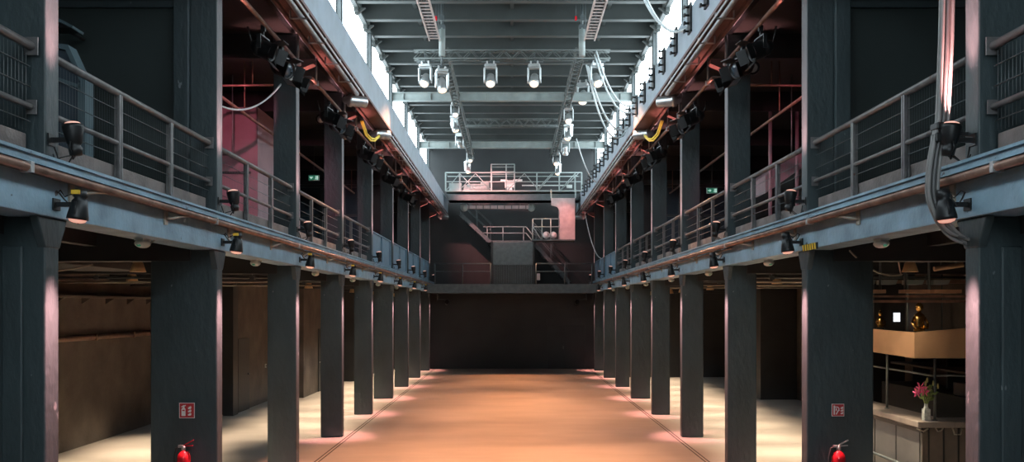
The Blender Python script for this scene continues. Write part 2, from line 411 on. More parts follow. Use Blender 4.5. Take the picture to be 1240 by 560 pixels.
# ------------------------------------------------------------------ gallery edge beams, copper conduits
for s in (-1, 1):
    t = thing('gallery_beam', 'long slate blue edge beam under the %s gallery' % SIDE[s], 'beam', (s*4.0, 3, ZB0))
    G().box(s*3.89, s*4.26, 2.6, YB, ZB0, ZB1).build('web', M_BEAM, t, bevel=.008)
    G().box(s*3.80, s*3.90, 2.6, YB, 4.150, 4.235).box(s*3.775, s*3.90, 2.6, YB, 4.215, 4.240).box(s*3.785, s*3.90, 2.6, YB, 4.150, 4.168).build('top_flange', M_BEAM, t)
    g = G().box(s*3.81, s*3.89, 2.6, 16.5, 4.085, 4.148)
    for i in range(150):
        y = 6.0 + i * .07
        g.box(s*3.80, s*3.81, y, y+.035, 4.10, 4.14)
    g.build('cable_tray', M_BLACK, t)
    p = G().tube((s*3.775, 2.6, 4.10), (s*3.775, YB-1.2, 4.10), .036, 12).build('conduit_pipe', M_COPPER, t)
    p['label'] = 'copper coloured pipe along the beam'
    g = G().tube((s*3.86, 16, 4.045), (s*3.86, YB-1.2, 4.045), .018, 8)
    g.build('small_pipe', M_BRK, p)
    for k in range(1, 9):
        for off in (.12, 2.3):
            y = DC(k) + off
            g = G().path([(s*3.885, y, 4.00), (s*3.83, y+.06, 4.01), (s*3.80, y+.25, 4.05), (s*3.785, y+.55, 4.085)], .024, 8, .014)
            g.box(s*3.872, s*3.89, y-.045, y+.045, 3.93, 4.09)
            g.build('bracket', M_BRK, p)
    for k in range(1, 9):
        y = DC(k) - .8
        G().cbox((s*3.78, y, 4.10), (.09, .05, .085)).build('pipe_clamp', M_ALU, p)

# ------------------------------------------------------------------ gallery railings and kerbs
XR = 4.02
def kerb_and_rail(s, k, nposts=2, wires=True):
    a = DC(k) + (.0 if k else 0); b = DC(k+1) - .28
    if k == 0: a = 4.0
    lab = 'worn pipe railing of the %s gallery between the %s and %s columns' % (SIDE[s], ORD[k], ORD[k+1]) if k else 'worn pipe railing with vertical mesh at the %s picture edge' % SIDE[s]
    t = thing('gallery_railing', lab, 'railing', (s*XR, (a+b)/2, ZG), 'pipe railings of the galleries')
    G().tube((s*XR, a+.01, 5.19), (s*XR, b-.01, 5.19), .036, 12).build('top_rail', M_RAIL, t)
    G().tube((s*XR, a+.01, 4.68), (s*XR, b-.01, 4.68), .026, 10).build('middle_rail', M_RAIL, t)
    fl = G()
    for y in (a, b-.012):
        for z, r in ((5.19, .075), (4.68, .06)):
            fl.cbox((s*XR, y+.006, z), (r*1.5, .014, r*2))
    fl.build('wall_flange', M_RAIL, t)
    for i in range(nposts):
        y = a + (b-a) * (i+1) / (nposts+1)
        G().box(s*(XR-.032), s*(XR-.004), y-.035, y+.035, ZG+.001, 5.17).box(s*(XR+.004), s*(XR+.03), y-.03, y+.03, ZG+.001, 5.17).box(s*(XR-.032), s*(XR+.03), y-.012, y+.012, ZG+.001, 5.17).build('post', M_RAIL, t)
    g = G()
    for z in (4.56, 4.85, 5.02): g.tube((s*(XR+.01), a+.01, z), (s*(XR+.01), b-.01, z), .005, 6)
    g.build('horizontal_wire', M_MESH, t)
    if k <= 2:
        g = G(); yy = a + .03
        while yy < b - .02:
            g.tube((s*(XR+.02), yy, 4.47), (s*(XR+.02), yy, 5.15), .0013 if k else .003, 4); yy += .055
        v = g.build('vertical_mesh', M_MESH, t); v['kind'] = 'stuff'
    kb = G().box(s*(XR+.04), s*(XR+.2), a+.005, b-.005, ZG+.001, 4.46).build('kerb', M_CURB, None, bevel=.012)
    tag(kb, ('low worn concrete kerb on the %s gallery edge between the %s and %s columns' % (SIDE[s], ORD[k], ORD[k+1])) if k else 'low worn concrete kerb on the gallery edge at the %s picture edge' % SIDE[s], 'kerb', 'concrete kerbs of the galleries')
def parapet(s, k):
    a = DC(k) + .005; b = DC(k+1) - .285
    t = thing('gallery_parapet', 'solid blue steel parapet of the %s gallery between the %s and %s columns' % (SIDE[s], ORD[k], ORD[k+1]), 'parapet', (s*XR, (a+b)/2, ZG), 'blue steel parapets at the far end')
    G().box(s*(XR-.01), s*(XR+.03), a, b, ZG+.001, 5.16).build('panel', M_BLUEP, t)
    G().box(s*(XR-.05), s*(XR+.06), a, b, 5.16, 5.2).build('top_rail', M_BLUEP, t)
    G().box(s*(XR-.05), s*(XR-.011), a, b, ZG+.001, ZG+.10).build('bottom_rail', M_BLUEP, t)
    for f in (0.03, .5, .97):
        y = a + (b-a)*f
        G().box(s*(XR-.06), s*(XR-.012), y-.05, y+.05, ZG+.1, 5.16).build('post', M_BLUEP, t)
for k in range(0, 5): kerb_and_rail(-1, k)
for k in range(5, 9): parapet(-1, k)
for k in range(0, 7): kerb_and_rail(1, k)
for k in range(7, 9): parapet(1, k)

# ------------------------------------------------------------------ crane girders
for s in (-1, 1):
    t = thing('crane_girder', 'long grey-blue crane girder below the %s windows%s' % (SIDE[s], ', plain face' if s < 0 else ', with black comb brackets'), 'beam', (s*3.3, 3, ZSOF))
    G().box(s*3.12, s*3.14, 2.5, 44.2, ZSOF, 8.24).box(s*3.14, s*4.02, 2.5, 44.2, 8.12, 8.14).build('web', M_CRANE, t)
    G().box(s*3.14, s*3.52, 2.5, 44.2, ZSOF, ZSOF+.03).box(s*3.10, s*3.135, 2.5, 44.2, ZSOF-.03, ZSOF+.02).box(s*3.46, s*3.52, 2.5, 44.2, ZSOF-.05, ZSOF).build('bottom_flange', M_RUSTLIT, t)
    G().box(s*3.5, s*3.52, 2.5, 44.2, ZSOF+.03, 8.12).build('rear_web', M_WALL, t)
    G().box(s*3.19, s*3.25, 2.5, 44.2, 8.14, 8.2).build('crane_rail', M_STEEL, t)
    # conduit hung under the flange: two runs with clamps and end cylinders
    for i, (a, b, step) in enumerate(((3.0, 19.0, 1.3), (23.4, 43.8, .85))):
        G().tube((s*3.24, a, ZSOF-.075), (s*3.24, b, ZSOF-.075), .042, 10).build('conduit', M_PIPE, t)
        g = G(); y = a + .5
        while y < b:
            g.box(s*3.11, s*3.40, y-.03, y+.03, ZSOF-.125, ZSOF-.115).box(s*3.11, s*3.125, y-.03, y+.03, ZSOF-.125, ZSOF+.0).box(s*3.385, s*3.40, y-.03, y+.03, ZSOF-.125, ZSOF)
            y += step
        g.box(s*3.095, s*3.115, a, b, ZSOF-.13, ZSOF-.09)
        g.build('conduit_clamp', M_PIPE, t)
    for y in (19.3, 23.0, 43.9):
        m = Matrix.Translation((s*3.30, y, ZSOF-.16)) @ Matrix.Rotation(s*PI/2, 4, 'Y') @ Matrix.Rotation(.5, 4, 'X')
        G().lathe([(.10, -.22), (.12, -.2), (.12, .12), (.135, .12), (.135, .18), (.09, .2), (.05, .3)], m, 14).build('end_cylinder', M_ALU, t)
    if s > 0:
        for i in range(19):
            y = 14.5 + 1.36 * i
            g = G().box(3.085, 3.12, y-.13, y+.13, 7.80, 8.30)
            for q in range(4):
                z = 7.83 + q * .14
                g.tube((3.015, y, z), (3.09, y, z), .02, 6).cbox((3.01, y, z), (.03, .08, .05))
            g.build('comb_bracket', M_BLACK, t)
    tag(G().path([(s*3.3, 22.6, 7.30), (s*3.36, 22.3, 7.15), (s*3.42, 22.1, 7.12), (s*3.5, 21.9, 7.2), (s*3.55, 21.6, 7.45)], .022, 8).path([(s*3.3, 22.6, 7.27), (s*3.37, 22.3, 7.10), (s*3.44, 22.1, 7.07), (s*3.53, 21.9, 7.17), (s*3.59, 21.6, 7.45)], .022, 8).build('cable_loop', M_CABLEY), 'small yellow cable loop under the %s crane girder' % SIDE[s], 'cable')

# ------------------------------------------------------------------ wash lights on the columns
def wash(up):
    sg = 1 if up else -1
    t = thing('wash_light', 'x', 'light', (0, 0, 0), 'small black wash lights on the column faces')
    G().box(0, .012, -.06, .06, -.05, .05).box(.01, .16, -.02, .02, -.02, .02).build('arm', M_BLACK, t)
    m = Matrix.Translation((.20, 0, 0)) @ Matrix.Rotation(0 if up else PI, 4, 'X') @ Matrix.Rotation(-.12, 4, 'Y')
    G().lathe([(.0, -.135), (.05, -.13), (.058, -.07), (.045, -.05), (.062, -.03), (.075, .04), (.088, .105), (.088, .13), (.078, .13), (.075, .115)], m, 16).build('housing', M_BLACK, t); hs = t.children[-1]
    G().lathe([(.0, .117), (.074, .117), (.074, .128), (.06, .148), (.03, .158), (0, .16)], m, 16).build('lens', M_LENSP, hs)
    g = G().path([(.2, .07, -.02*sg), (.2, .085, -.08), (.19, 0.0, -.16), (.2, -.085, -.08), (.2, -.07, -.02*sg)], .008, 6)
    g.build('yoke', M_BLACK, t)
    g = G().path([(.19, .0, -.13*sg), (.12, .05, -.20 if up else -.02), (.06, .02, -.17 if up else .05), (.03, .0, -.06 if up else .10)], .007, 6)
    g.path([(.19, .02, -.12*sg), (.1, -.05, -.16 if up else .06), (.05, -.02, -.22 if up else .12), (.02, .0, -.12 if up else .1)], .006, 6)
    g.build('lead', M_BLACKR, t)
    if not up: G().cbox((.20, -.065, .10), (.07, .02, .035)).build('rating_label', M_YEL, t)['label'] = 'yellow label'
    spot('pink_wash', t, (.20, 0, sg*.20), (-.11 if up else -.15, .0, sg*1), WASH_UP_WATTS if up else WASH_DOWN_WATTS, (1.0, .40, .38), math.radians(38 if up else 40), 1.0, .04)
    return t
pu, pd = wash(True), wash(False)
first = {True: True, False: True}
for s in (-1, 1):
    for k in range(1, 10):
        for up in (True, False):
            z = 4.43 if up else 3.88
            loc = (s*(XN - (.0 if up else .042)), DC(k)-.14 if up else DC(k)-.14, z)
            rot = (0, 0, 0 if s < 0 else PI)
            lab = 'small black %s light at the %s column of the %s row' % ('up-facing' if up else 'down-facing', ORD[k], SIDE[s])
            src = pu if up else pd
            if first[up]:
                src.location = loc; src.rotation_euler = rot; src['label'] = lab; first[up] = False
            else: dup(src, loc, rot, lab)

# ------------------------------------------------------------------ emergency lights under the edge beams
def emergency():
    t = thing('emergency_light', 'x', 'light', (0, 0, 0), 'oval emergency lights under the gallery beams')
    G().ell((0, 0, -.055), (.075, .14, .05)).build('diffuser', mat('emergency_diffuser', (.55, .57, .52), .3), t)
    G().cbox((0, 0, -.012), (.1, .22, .024)).build('base', M_GREYW, t)
    G().ell((0, -.10, -.07), (.03, .03, .025), 8).build('green_indicator', M_GREEN, t)
    G().path([(0, .1, -.03), (.02, .18, -.035), (.03, .26, -.0)], .008, 6).build('lead', M_BRK, t)
    return t
pe = emergency(); f1 = True
for s in (-1, 1):
    for k in range(1, 8):
        loc = (s*4.12, DC(k)+2.25, ZB0); lab = 'pale oval emergency light under the %s beam midway between the %s and %s columns' % (SIDE[s], ORD[k], ORD[k+1])
        if f1: pe.location = loc; pe['label'] = lab; f1 = False
        else: dup(pe, loc, None, lab)

# ------------------------------------------------------------------ aisle downlights
def downlight():
    t = thing('downlight', 'x', 'light', (0, 0, 0), 'cone downlights of the aisles')
    G().lathe([(.11, -.16), (.115, -.16), (.07, -.02), (.04, -.0), (.0, -.0), (.0, -.02), (.06, -.03)][::-1], None, 18).build('shade', M_SHADE, t)
    G().tube((0, 0, 0), (0, 0, .338), .015, 8).build('stem', M_BLACK, t)
    G().ell((0, 0, -.08), (.045, .045, .05), 10).build('bulb', M_WARM, t)
    spot('warm_pool', t, (0, 0, -.22), (0, 0, -1), AISLE_WATTS, (1.0, .80, .56), math.radians(68), .9, .05)
    return t
pl = downlight(); f1 = True
for s in (-1, 1):
    for k in range(1, 9):
        for q, yy in enumerate((.9, 3.1)):
            x = 5.45 if s < 0 else 5.8
            if k == 1:
                if q == 0: continue
                x = 6.8
            if k == 3 and s < 0: x = 7.4 if q == 0 else 7.6
            loc = (s*x, DC(k)+yy, 3.68)
            lab = '%s brass cone downlight of the %s aisle behind the %s column' % ('nearer' if q == 0 else 'farther', SIDE[s], ORD[k])
            if f1: pl.location = loc; pl['label'] = lab; f1 = False
            else: dup(pl, loc, None, lab)

# ------------------------------------------------------------------ roof girders and rigging
for nm, d in (('nearer', DC(6)), ('farther', DC(8))):
    z = 10.0
    g = G().box(-4.05, 4.05, d-.015, d+.015, z-.13, z+.13).box(-4.05, 4.05, d-.1, d+.1, z-.14, z-.115).box(-4.05, 4.05, d-.1, d+.1, z+.115, z+.14)
    t = tag(g.build('tie_girder', M_GIRD), '%s of the two pale grey steel girders spanning the hall' % nm, 'girder', 'tie girders across the hall')
    for i in range(9):
        x = -3.6 + .9*i
        G().box(x-.01, x+.01, d-.09, d-.016, z-.115, z+.115).build('stiffener', M_GIRD, t)
def truss(name, label, p0, p1, size, mat_, parent_cat='truss', seg=.45, group=None):
    p0, p1 = Vector(p0), Vector(p1)
    t = thing(name, label, parent_cat, p0.lerp(p1, .5), group)
    d = (p1-p0).normalized(); up = Vector((0, 0, 1)); sd = d.cross(up).normalized()*size/2; u = up*size/2
    for a in (sd+u, -sd+u, sd-u, -sd-u): G().tube(p0+a, p1+a, .024, 8).build('chord', mat_, t)
    g = G(); L = (p1-p0).length; n_ = max(1, int(round(L/seg)))
    for i in range(n_):
        a, b = p0+d*(L*i/n_), p0+d*(L*(i+1)/n_); m_ = (a+b)/2
        for o1 in (sd, -sd): g.tube(a+o1-u, m_+o1+u, .011, 5).tube(m_+o1+u, b+o1-u, .011, 5)
        for o1 in (u, -u): g.tube(a+o1-sd, m_+o1+sd, .011, 5).tube(m_+o1+sd, b+o1-sd, .011, 5)
    g.build('lacing', mat_, t)
    return t
ZT = CZ + 6.76
truss('lighting_truss', 'nearer cross truss carrying the row of glowing spotlights', (-2.62, 24.3, ZT), (2.62, 24.3, ZT), .22, M_TRUSS)
truss('lighting_truss', 'farther faint cross truss between the two long lamp rows', (-1.7, 33.6, 9.85), (1.7, 33.6, 9.85), .24, M_TRUSS)
for s in (-1, 1):
    truss('lighting_truss', 'long truss on the %s carrying spotlights towards the end wall' % SIDE[s], (s*1.85, 24.6, 9.93), (s*1.85, 41.5, 9.93), .22, M_TRUSS)
    # cable ladder nearer the camera
    t = thing('cable_ladder', 'pale cable ladder under the roof on the %s, running towards the camera' % SIDE[s], 'cable tray', (s*2.02, 18, 10.0))
    for dx in (-.135, .135): G().box(s*2.02+dx-.018, s*2.02+dx+.018, 8, 23.7, 9.96, 10.03).build('side_rail', M_TRAYP, t)
    g = G()
    for i in range(68):
        y = 8.1 + i*.23
        g.box(s*2.02-.13, s*2.02+.13, y-.02, y+.02, 9.965, 9.985)
    g.build('rung', M_TRAYP, t)['kind'] = 'stuff'
    g = G()
    for q in range(4):
        x = s*2.02 - .08 + q*.053
        g.path([(x + .015*math.sin(i*1.7+q*2), 8 + i*.82, 10.01 + .012*math.sin(i*2.3+q)) for i in range(20)], .018, 6)
    g.build('cable_bunch', M_BLACKR, t)
    g = G()
    for y in (12, 16, 20, 23.3):
        for dx in (-.135, .135): g.tube((s*2.02+dx, y, 10.03), (s*2.02+dx, y, 11.2), .01, 6)
    g.build('hanger_rod', M_STEEL, t)
    # telescopic hanging tube with chain
    x, y = s*1.84, 23.9
    t = thing('hanging_tube', 'thick grey vertical tube holding the cross truss on the %s' % SIDE[s], 'support', (x, y, 9.6))
    G().tube((x, y, 9.62), (x, y, 10.35), .085, 14).build('outer_tube', M_GIRD, t)
    G().tube((x, y, 10.35), (x, y, 11.2), .035, 10).build('inner_tube', M_STEEL, t)
    G().cbox((x, y, 10.38), (.16, .16, .12)).build('clamp', M_STEEL, t, bevel=.01); G().cbox((x, y-.06, 10.62), (.1, .1, .14)).build('motor', M_STEEL, t, bevel=.01)
    G().cbox((x - .16, y, 10.62), (.06, .06, .12)).build('chain_hook', M_RED, t, bevel=.015); G().tube((x-.16, y, 10.68), (x-.16, y, 11.2), .008, 6).build('chain', M_STEEL, t)

# moving head spotlights
def moving_head(tilt, lit=True, pink=False, cone=50, power=1.0):
    """root at the clamp on the truss, the lamp hangs down; tilt of the head towards -y"""
    t = thing('moving_spotlight', 'x', 'stage light', (0, 0, 0), 'moving head spotlights under the roof')
    G().cbox((0, 0, -.17), (.34, .26, .09)).cbox((0, 0, -.22), (.28, .2, .03)).build('base', M_SILVER, t, bevel=.015)
    for x in (-.1, .1):
        G().cbox((x, 0, -.075), (.05, .05, .11)).build('clamp', M_ALU, t, bevel=.008)
    G().tube((-.26, 0, -.05), (.26, 0, -.05), .02, 8).build('clamp_bar', M_STEEL, t)
    g = G()
    for sx in (-1, 1):
        g.prism([(-.085, -.235), (.085, -.235), (.07, -.62), (.03, -.68), (-.03, -.68), (-.07, -.62)], sx*.155, sx*.20, 'x')
    g.box(-.2, .2, -.08, .08, -.26, -.225)
    g.build('yoke', M_SILVER, t, bevel=.012)
    m = Matrix.Translation((0, 0, -.58)) @ Matrix.Rotation(PI - tilt, 4, 'X')
    G().lathe([(0, -.24), (.07, -.235), (.105, -.2), (.125, -.08), (.125, .06), (.14, .08), (.14, .2), (.13, .22), (.118, .22), (.118, .20)], m, 18).build('head', M_SILVER, t); hd = t.children[-1]
    G().lathe([(0, .20), (.118, .20), (.118, .215), (.06, .235), (0, .24)], m, 18).build('lens', M_LENS if lit else M_LENSD, hd)
    if lit:
        d = m.to_3x3() @ Vector((0, 0, 1))
        spot('warm_beam', t, Vector((0, 0, -.58)) + d*.27, d, STAGE_WATTS * power, (1.0, .36, .34) if pink else (1.0, .42, .20), math.radians(cone), .8, .10)
    return t
heads = {'a': moving_head(.75), 'b': moving_head(.45), 'c': moving_head(-.64, True, True, 34, .32), 'd': moving_head(-1.1, True, True, 56, .8)}
used = set(); rods = []
def head(key, px, ptop, pbot, D, yaw, label):
    sc = (pbot - ptop) * D / F / .80
    z = CZ - (ptop - 373) * D / F
    loc = ((px-620)*D/F, D, z)
    if key not in used:
        t = heads[key]; used.add(key); t.location = loc; t.rotation_euler = (0, 0, yaw); t.scale = (sc,)*3; t['label'] = label
    else: t = dup(heads[key], loc, (0, 0, yaw), label, scale=sc)
    rods.append((t, (9.84 - z) / sc))
head('a', 515, 73, 106, 24.3, -.15, 'glowing spotlight at the far left end of the nearer cross truss')
head('b', 535, 79, 112, 23.9, .3, 'glowing spotlight second from left, hanging lowest beside the ladder')
head('a', 594, 73, 106, 24.3, .0, 'glowing spotlight left of centre on the nearer cross truss')
head('a', 647, 73, 106, 24.3, -.1, 'glowing spotlight right of centre on the nearer cross truss')
head('a', 722.5, 72, 106, 24.3, .2, 'glowing spotlight at the far right end of the nearer cross truss')
head('b', 706, 96, 126, 30.8, -.3, 'spotlight half hidden by the nearer girder on the right')
head('a', 551, 121, 142, 30.9, .2, 'upper spotlight of the left pair just below the nearer girder')
head('b', 550, 137, 160, 31.6, 1.2, 'lower spotlight of the left pair below the nearer girder')
head('d', 557, 158, 180, 38.0, -.32, 'spotlight on the left behind the farther girder')
head('a', 569, 181, 197, 41.0, .2, 'upper spotlight hanging left below the farther girder')
head('b', 566, 193, 210, 41.2, .9, 'lowest left spotlight above the gantry railing')
head('a', 688.5, 126, 150, 31.0, -.1, 'upper spotlight on the right below the nearer girder')
head('b', 688.5, 147, 170, 31.6, -.9, 'lower spotlight on the right between the two girders')
head('c', 684.5, 167, 188, 38.8, -.05, 'spotlight on the right crossing behind the farther girder')
head('a', 674, 182, 201, 41.0, -.2, 'upper spotlight hanging right below the farther girder')
head('b', 676, 196, 212, 41.2, -.9, 'lowest right spotlight above the gantry railing')

for t, hgt in rods:
    if hgt > .02:
        o = G().tube((0, 0, -.08), (0, 0, hgt), .025, 8).build('drop_rod', M_STEEL, None, origin=(0, 0, 0)); o.parent = t
# drooping cables on the right side of the roof
def cable(pts, r, m, label, group=None, nm='cable'):
    return tag(G().path(pts, r, 8).build(nm, m), label, 'cable', group)
GC = 'pale cables drooping from the roof to the right girder'
cable(sag(at(722, 62, 24.2), at(770, 125, 24.0), .55), .024, M_CABLEW, 'pale cable drooping from the right end of the cross truss, upper strand', GC)
cable(sag(at(720, 66, 24.2), at(772, 131, 23.6), .65), .024, M_CABLEW, 'pale cable drooping from the right end of the cross truss, lower strand', GC)
cable(sag(at(712, 80, 24.2), at(765, 150, 24.5), .75), .024, M_CABLEW, 'pale cable hanging from the right roof tube over the girder, upper strand', GC)
cable(sag(at(710, 78, 24.4), at(762, 152, 25), 1.0), .024, M_CABLEW, 'pale cable hanging from the right roof tube over the girder, lower strand', GC)
cable(sag(at(774, -14, 17.5), at(828, 36, 16.4), .30), .022, M_CABLEW, 'pale cable at the top right in front of the window, inner strand', GC)
cable(sag(at(778, -14, 17.5), at(832, 34, 16.2), .35), .022, M_CABLEW, 'pale cable at the top right in front of the window, outer strand', GC)
cable(sag(at(698, 168, 32), at(728, 222, 33), .45), .02, M_CABLEW, 'thin pale cable falling from the far right lamps to the girder', GC)
cable(sag((3.3, 41.5, 7.5), (3.96, 40.4, 5.2), .5), .018, M_CABLEW, 'thin pale cable hanging below the far end of the right girder', GC)

# ------------------------------------------------------------------ bridge crane across the far end
DB = 41.6
def bz(py, D=DB): return CZ - (py-373)*D/F
def bx(px, D=DB): return (px-620)*D/F
br = thing('bridge_crane', 'grey bridge crane with trussed walkway spanning the far end', 'crane', (0, DB, bz(243)))
G().prism([(bx(541), bz(235)), (bx(545), bz(243)), (bx(700), bz(243)), (bx(704), bz(235))], DB, DB+.9, 'y').box(bx(543), bx(702), DB-.12, DB+1.0, bz(243), bz(241.8)).build('girder', M_STEEL, br)
G().box(bx(540), bx(705), DB-.25, DB+1.1, bz(233), bz(231.5)).build('walkway', M_GIRD, br)
g = G()
for py in (210, 221): g.tube((bx(540), DB-.2, bz(py)), (bx(704), DB-.2, bz(py)), .028 if py == 210 else .02, 8)
for px in (540, 704): g.tube((bx(px), DB-.2, bz(210)), (bx(px), DB+1.0, bz(210)), .025, 8)
g.tube((bx(540), DB+1.0, bz(210)), (bx(704), DB+1.0, bz(210)), .025, 8)
g.build('handrail', M_GIRD, br)
for px in (540, 557, 595, 650, 677, 696, 704):
    G().box(bx(px)-.03, bx(px)+.03, DB-.23, DB-.17, bz(232), bz(210)).build('rail_post', M_GIRD, br)
for a, b in ((541, 557), (576, 557), (595, 576), (615, 635), (652, 635), (652, 670), (678, 696), (557, 576), (650, 668), (679, 700)):
    G().tube((bx(a), DB-.2, bz(231)), (bx(b), DB-.2, bz(211)), .02, 6).build('diagonal_brace', M_GIRD, br)
g = G()
for px in (595, 613, 623):
    for yy in (DB-.2, DB+.6): g.tube((bx(px), yy, bz(232)), (bx(px), yy, bz(200)), .028, 8)
for py in (200, 209): g.tube((bx(595), DB-.2, bz(py)), (bx(623), DB-.2, bz(py)), .026, 8).tube((bx(595), DB+.6, bz(py)), (bx(623), DB+.6, bz(py)), .026, 8)
for px in (595, 623): g.tube((bx(px), DB-.2, bz(200)), (bx(px), DB+.6, bz(200)), .026, 8)
g.build('raised_cage', M_GIRD, br)
g = G().cbox((bx(551), DB+.5, bz(226)), (.58, .5, .38)).cbox((bx(565), DB+.45, bz(227)), (.3, .4, .28)).lathe([(.16, -.4), (.18, -.38), (.18, .38), (.16, .4)], Matrix.Translation((bx(576), DB+.4, bz(226))) @ Matrix.Rotation(PI/2, 4, 'Y'), 14).lathe([(.2, -.2), (.22, -.18), (.22, .18), (.2, .2)], Matrix.Translation((bx(587), DB+.4, bz(225))) @ Matrix.Rotation(PI/2, 4, 'Y'), 14)
g.build('hoist_machinery', M_GIRD, br)
G().cbox((bx(617), DB+.1, bz(223)), (.42, .3, .32)).cbox((bx(617), DB+.1, bz(229)), (.26, .25, .12)).build('control_box', M_GREYW, br, bevel=.02)
G().cbox((bx(627), DB+.3, bz(217.5)), (.42, .08, .08)).cbox((bx(610), DB+.3, bz(217.5)), (.3, .08, .08)).cbox((bx(690), DB+.3, bz(225)), (.25, .2, .14)).cbox((bx(660), DB+.5, bz(223)), (2.1, .06, .05)).build('drive_shaft', M_GREYW, br)
# driver's cab hanging on the right end
G().prism([(bx(667), bz(241.5)), (bx(695.5), bz(241.5)), (bx(695.5), bz(291)), (bx(677), bz(291)), (bx(677), bz(256)), (bx(674), bz(252)), (bx(667), bz(250))], DB-.45, DB-.40, 'y').box(bx(695.5)-.04, bx(695.5), DB-.40, DB+.6, bz(291), bz(241.5)).box(bx(677), bx(695.5)-.04, DB+.56, DB+.6, bz(291), bz(241.5)).build('cab_panel', M_CAB, br)
g = G()
for px in (667, 696): g.box(bx(px)-.03, bx(px)+.03, DB-.45, DB-.39, bz(241.5), bz(231))
for px in (645, 656, 666.5): g.tube((bx(px), DB-.42, bz(291)), (bx(px), DB-.42, bz(266.5)), .025, 6)
for py in (266.5, 276): g.tube((bx(645), DB-.42, bz(py)), (bx(677), DB-.42, bz(py)), .025, 6).tube((bx(645), DB-.42, bz(py)), (bx(645), DB+.55, bz(py)), .025, 6)
g.tube((bx(645), DB-.42, bz(276)), (bx(655), DB-.42, bz(291)), .02, 6).tube((bx(645), DB+.55, bz(291)), (bx(645), DB+.55, bz(266.5)), .025, 6)
g.build('cab_railing', M_GIRD, br)
G().box(bx(644), bx(695.5), DB-.45, DB+.6, bz(292.5), bz(291)).build('cab_floor', M_STEEL, br)
for i, px in enumerate((661.5, 670)):
    t = thing('floodlight', 'round floodlight standing in the crane cab, %s of the two' % ('left' if i == 0 else 'right'), 'stage light', (bx(px), DB+.1, bz(291)), 'round floodlights in the crane cab')
    m = Matrix.Translation((bx(px), DB+.1, bz(285))) @ Matrix.Rotation(PI/2, 4, 'X')
    G().lathe([(.05, -.2), (.1, -.18), (.15, .0), (.17, .06), (.15, .06)], m, 16).build('housing', M_SILVER, t)
    G().lathe([(0, .05), (.15, .05), (.15, .065), (0, .07)], m, 16).build('lens', M_GREYW, t)
    G().box(bx(px)-.19, bx(px)-.17, DB+.06, DB+.14, bz(291), bz(283)).box(bx(px)+.17, bx(px)+.19, DB+.06, DB+.14, bz(291), bz(283)).box(bx(px)-.19, bx(px)+.19, DB+.06, DB+.14, bz(291), bz(290.4)).build('yoke', M_STEEL, t)
# round-ended beam under the crane
D2 = 42.2
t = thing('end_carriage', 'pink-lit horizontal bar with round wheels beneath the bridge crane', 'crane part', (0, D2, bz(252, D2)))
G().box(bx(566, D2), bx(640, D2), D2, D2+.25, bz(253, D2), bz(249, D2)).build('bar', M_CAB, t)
g = G()
for i in range(9):
    px = 568 + i*8.6
    g.box(bx(px, D2)-.02, bx(px, D2)+.02, D2-.02, D2, bz(253.2, D2), bz(248.8, D2))
g.build('bar_rib', M_STEEL, t)
for px in (562, 643.5):
    G().lathe([(.0, -.1), (.06, -.1), (.06, -.06), (.13, -.06), (.17, -.09), (.19, -.05), (.19, .1), (0, .1)], Matrix.Translation((bx(px, D2), D2+.12, bz(251, D2))) @ Matrix.Rotation(PI/2, 4, 'X'), 18).build('wheel', M_GIRD, t)
G().tube((bx(580, D2), D2+.12, bz(249, D2)), (bx(580, D2), D2+.12, 7.92), .02).tube((bx(630, D2), D2+.12, bz(249, D2)), (bx(630, D2), D2+.12, 7.92), .02).build('hanger', M_STEEL, t)

# ------------------------------------------------------------------ back gallery, booth, stairs
DG = 41.0
struct(G().box(-3.88, 3.88, DG, YB, 3.69, 4.07).box(-3.88, 3.88, DG-.05, DG, 3.66, 3.74).build('floor_back_gallery', M_STEEL), 'dark steel platform across the far end wall', 'gallery floor')
for nm, a, b, posts in (('left', 526, 594, (526.5, 560, 594)), ('right', 649, 718, (649, 684, 717))):
    t = thing('back_railing', 'thin two-bar railing on the far gallery, %s of the booth' % nm, 'railing', ((bx(a, DG)+bx(b, DG))/2, DG+.06, 4.07), 'railings of the back gallery')
    G().tube((bx(a, DG), DG+.06, bz(319.5, DG)), (bx(b, DG), DG+.06, bz(319.5, DG)), .028, 8).build('top_rail', M_STEEL, t)
    G().tube((bx(a, DG), DG+.06, bz(329, DG)), (bx(b, DG), DG+.06, bz(329, DG)), .024, 8).build('middle_rail', M_STEEL, t)
    for px in posts: G().tube((bx(px, DG), DG+.06, 4.07), (bx(px, DG), DG+.06, bz(319.5, DG)), .03, 8).build('post', M_STEEL, t)
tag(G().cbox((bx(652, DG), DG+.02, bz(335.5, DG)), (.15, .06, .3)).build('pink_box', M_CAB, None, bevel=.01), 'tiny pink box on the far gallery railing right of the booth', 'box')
t = thing('control_booth', 'dark steel booth with ribbed lower door in the middle of the far gallery', 'booth', (bx(620.5, DG), DG+.6, 4.07))
G().box(bx(597, DG), bx(645, DG), DG+.1, DG+1.3, bz(320, DG), bz(293, DG)).build('upper_panel', M_STEEL, t, bevel=.01)
G().box(bx(597.5, DG), bx(644.5, DG), DG+.14, DG+1.3, 4.07, bz(320, DG)).build('lower_panel', M_BACK, t)
g = G()
for i in range(22):
    px = 598.5 + i*2.15
    g.box(bx(px, DG)-.012, bx(px, DG)+.012, DG+.11, DG+.14, 4.1, bz(320.6, DG))
g.box(bx(597, DG), bx(645, DG), DG+.09, DG+.14, bz(321, DG), bz(319.8, DG)).build('rib', M_STEEL, t)
G().box(bx(594.5, DG), bx(597, DG), DG+.1, DG+.2, 4.07, bz(292, DG)).box(bx(645, DG), bx(647, DG), DG+.1, DG+.2, 4.07, bz(292, DG)).build('corner_post', M_WALL, t)
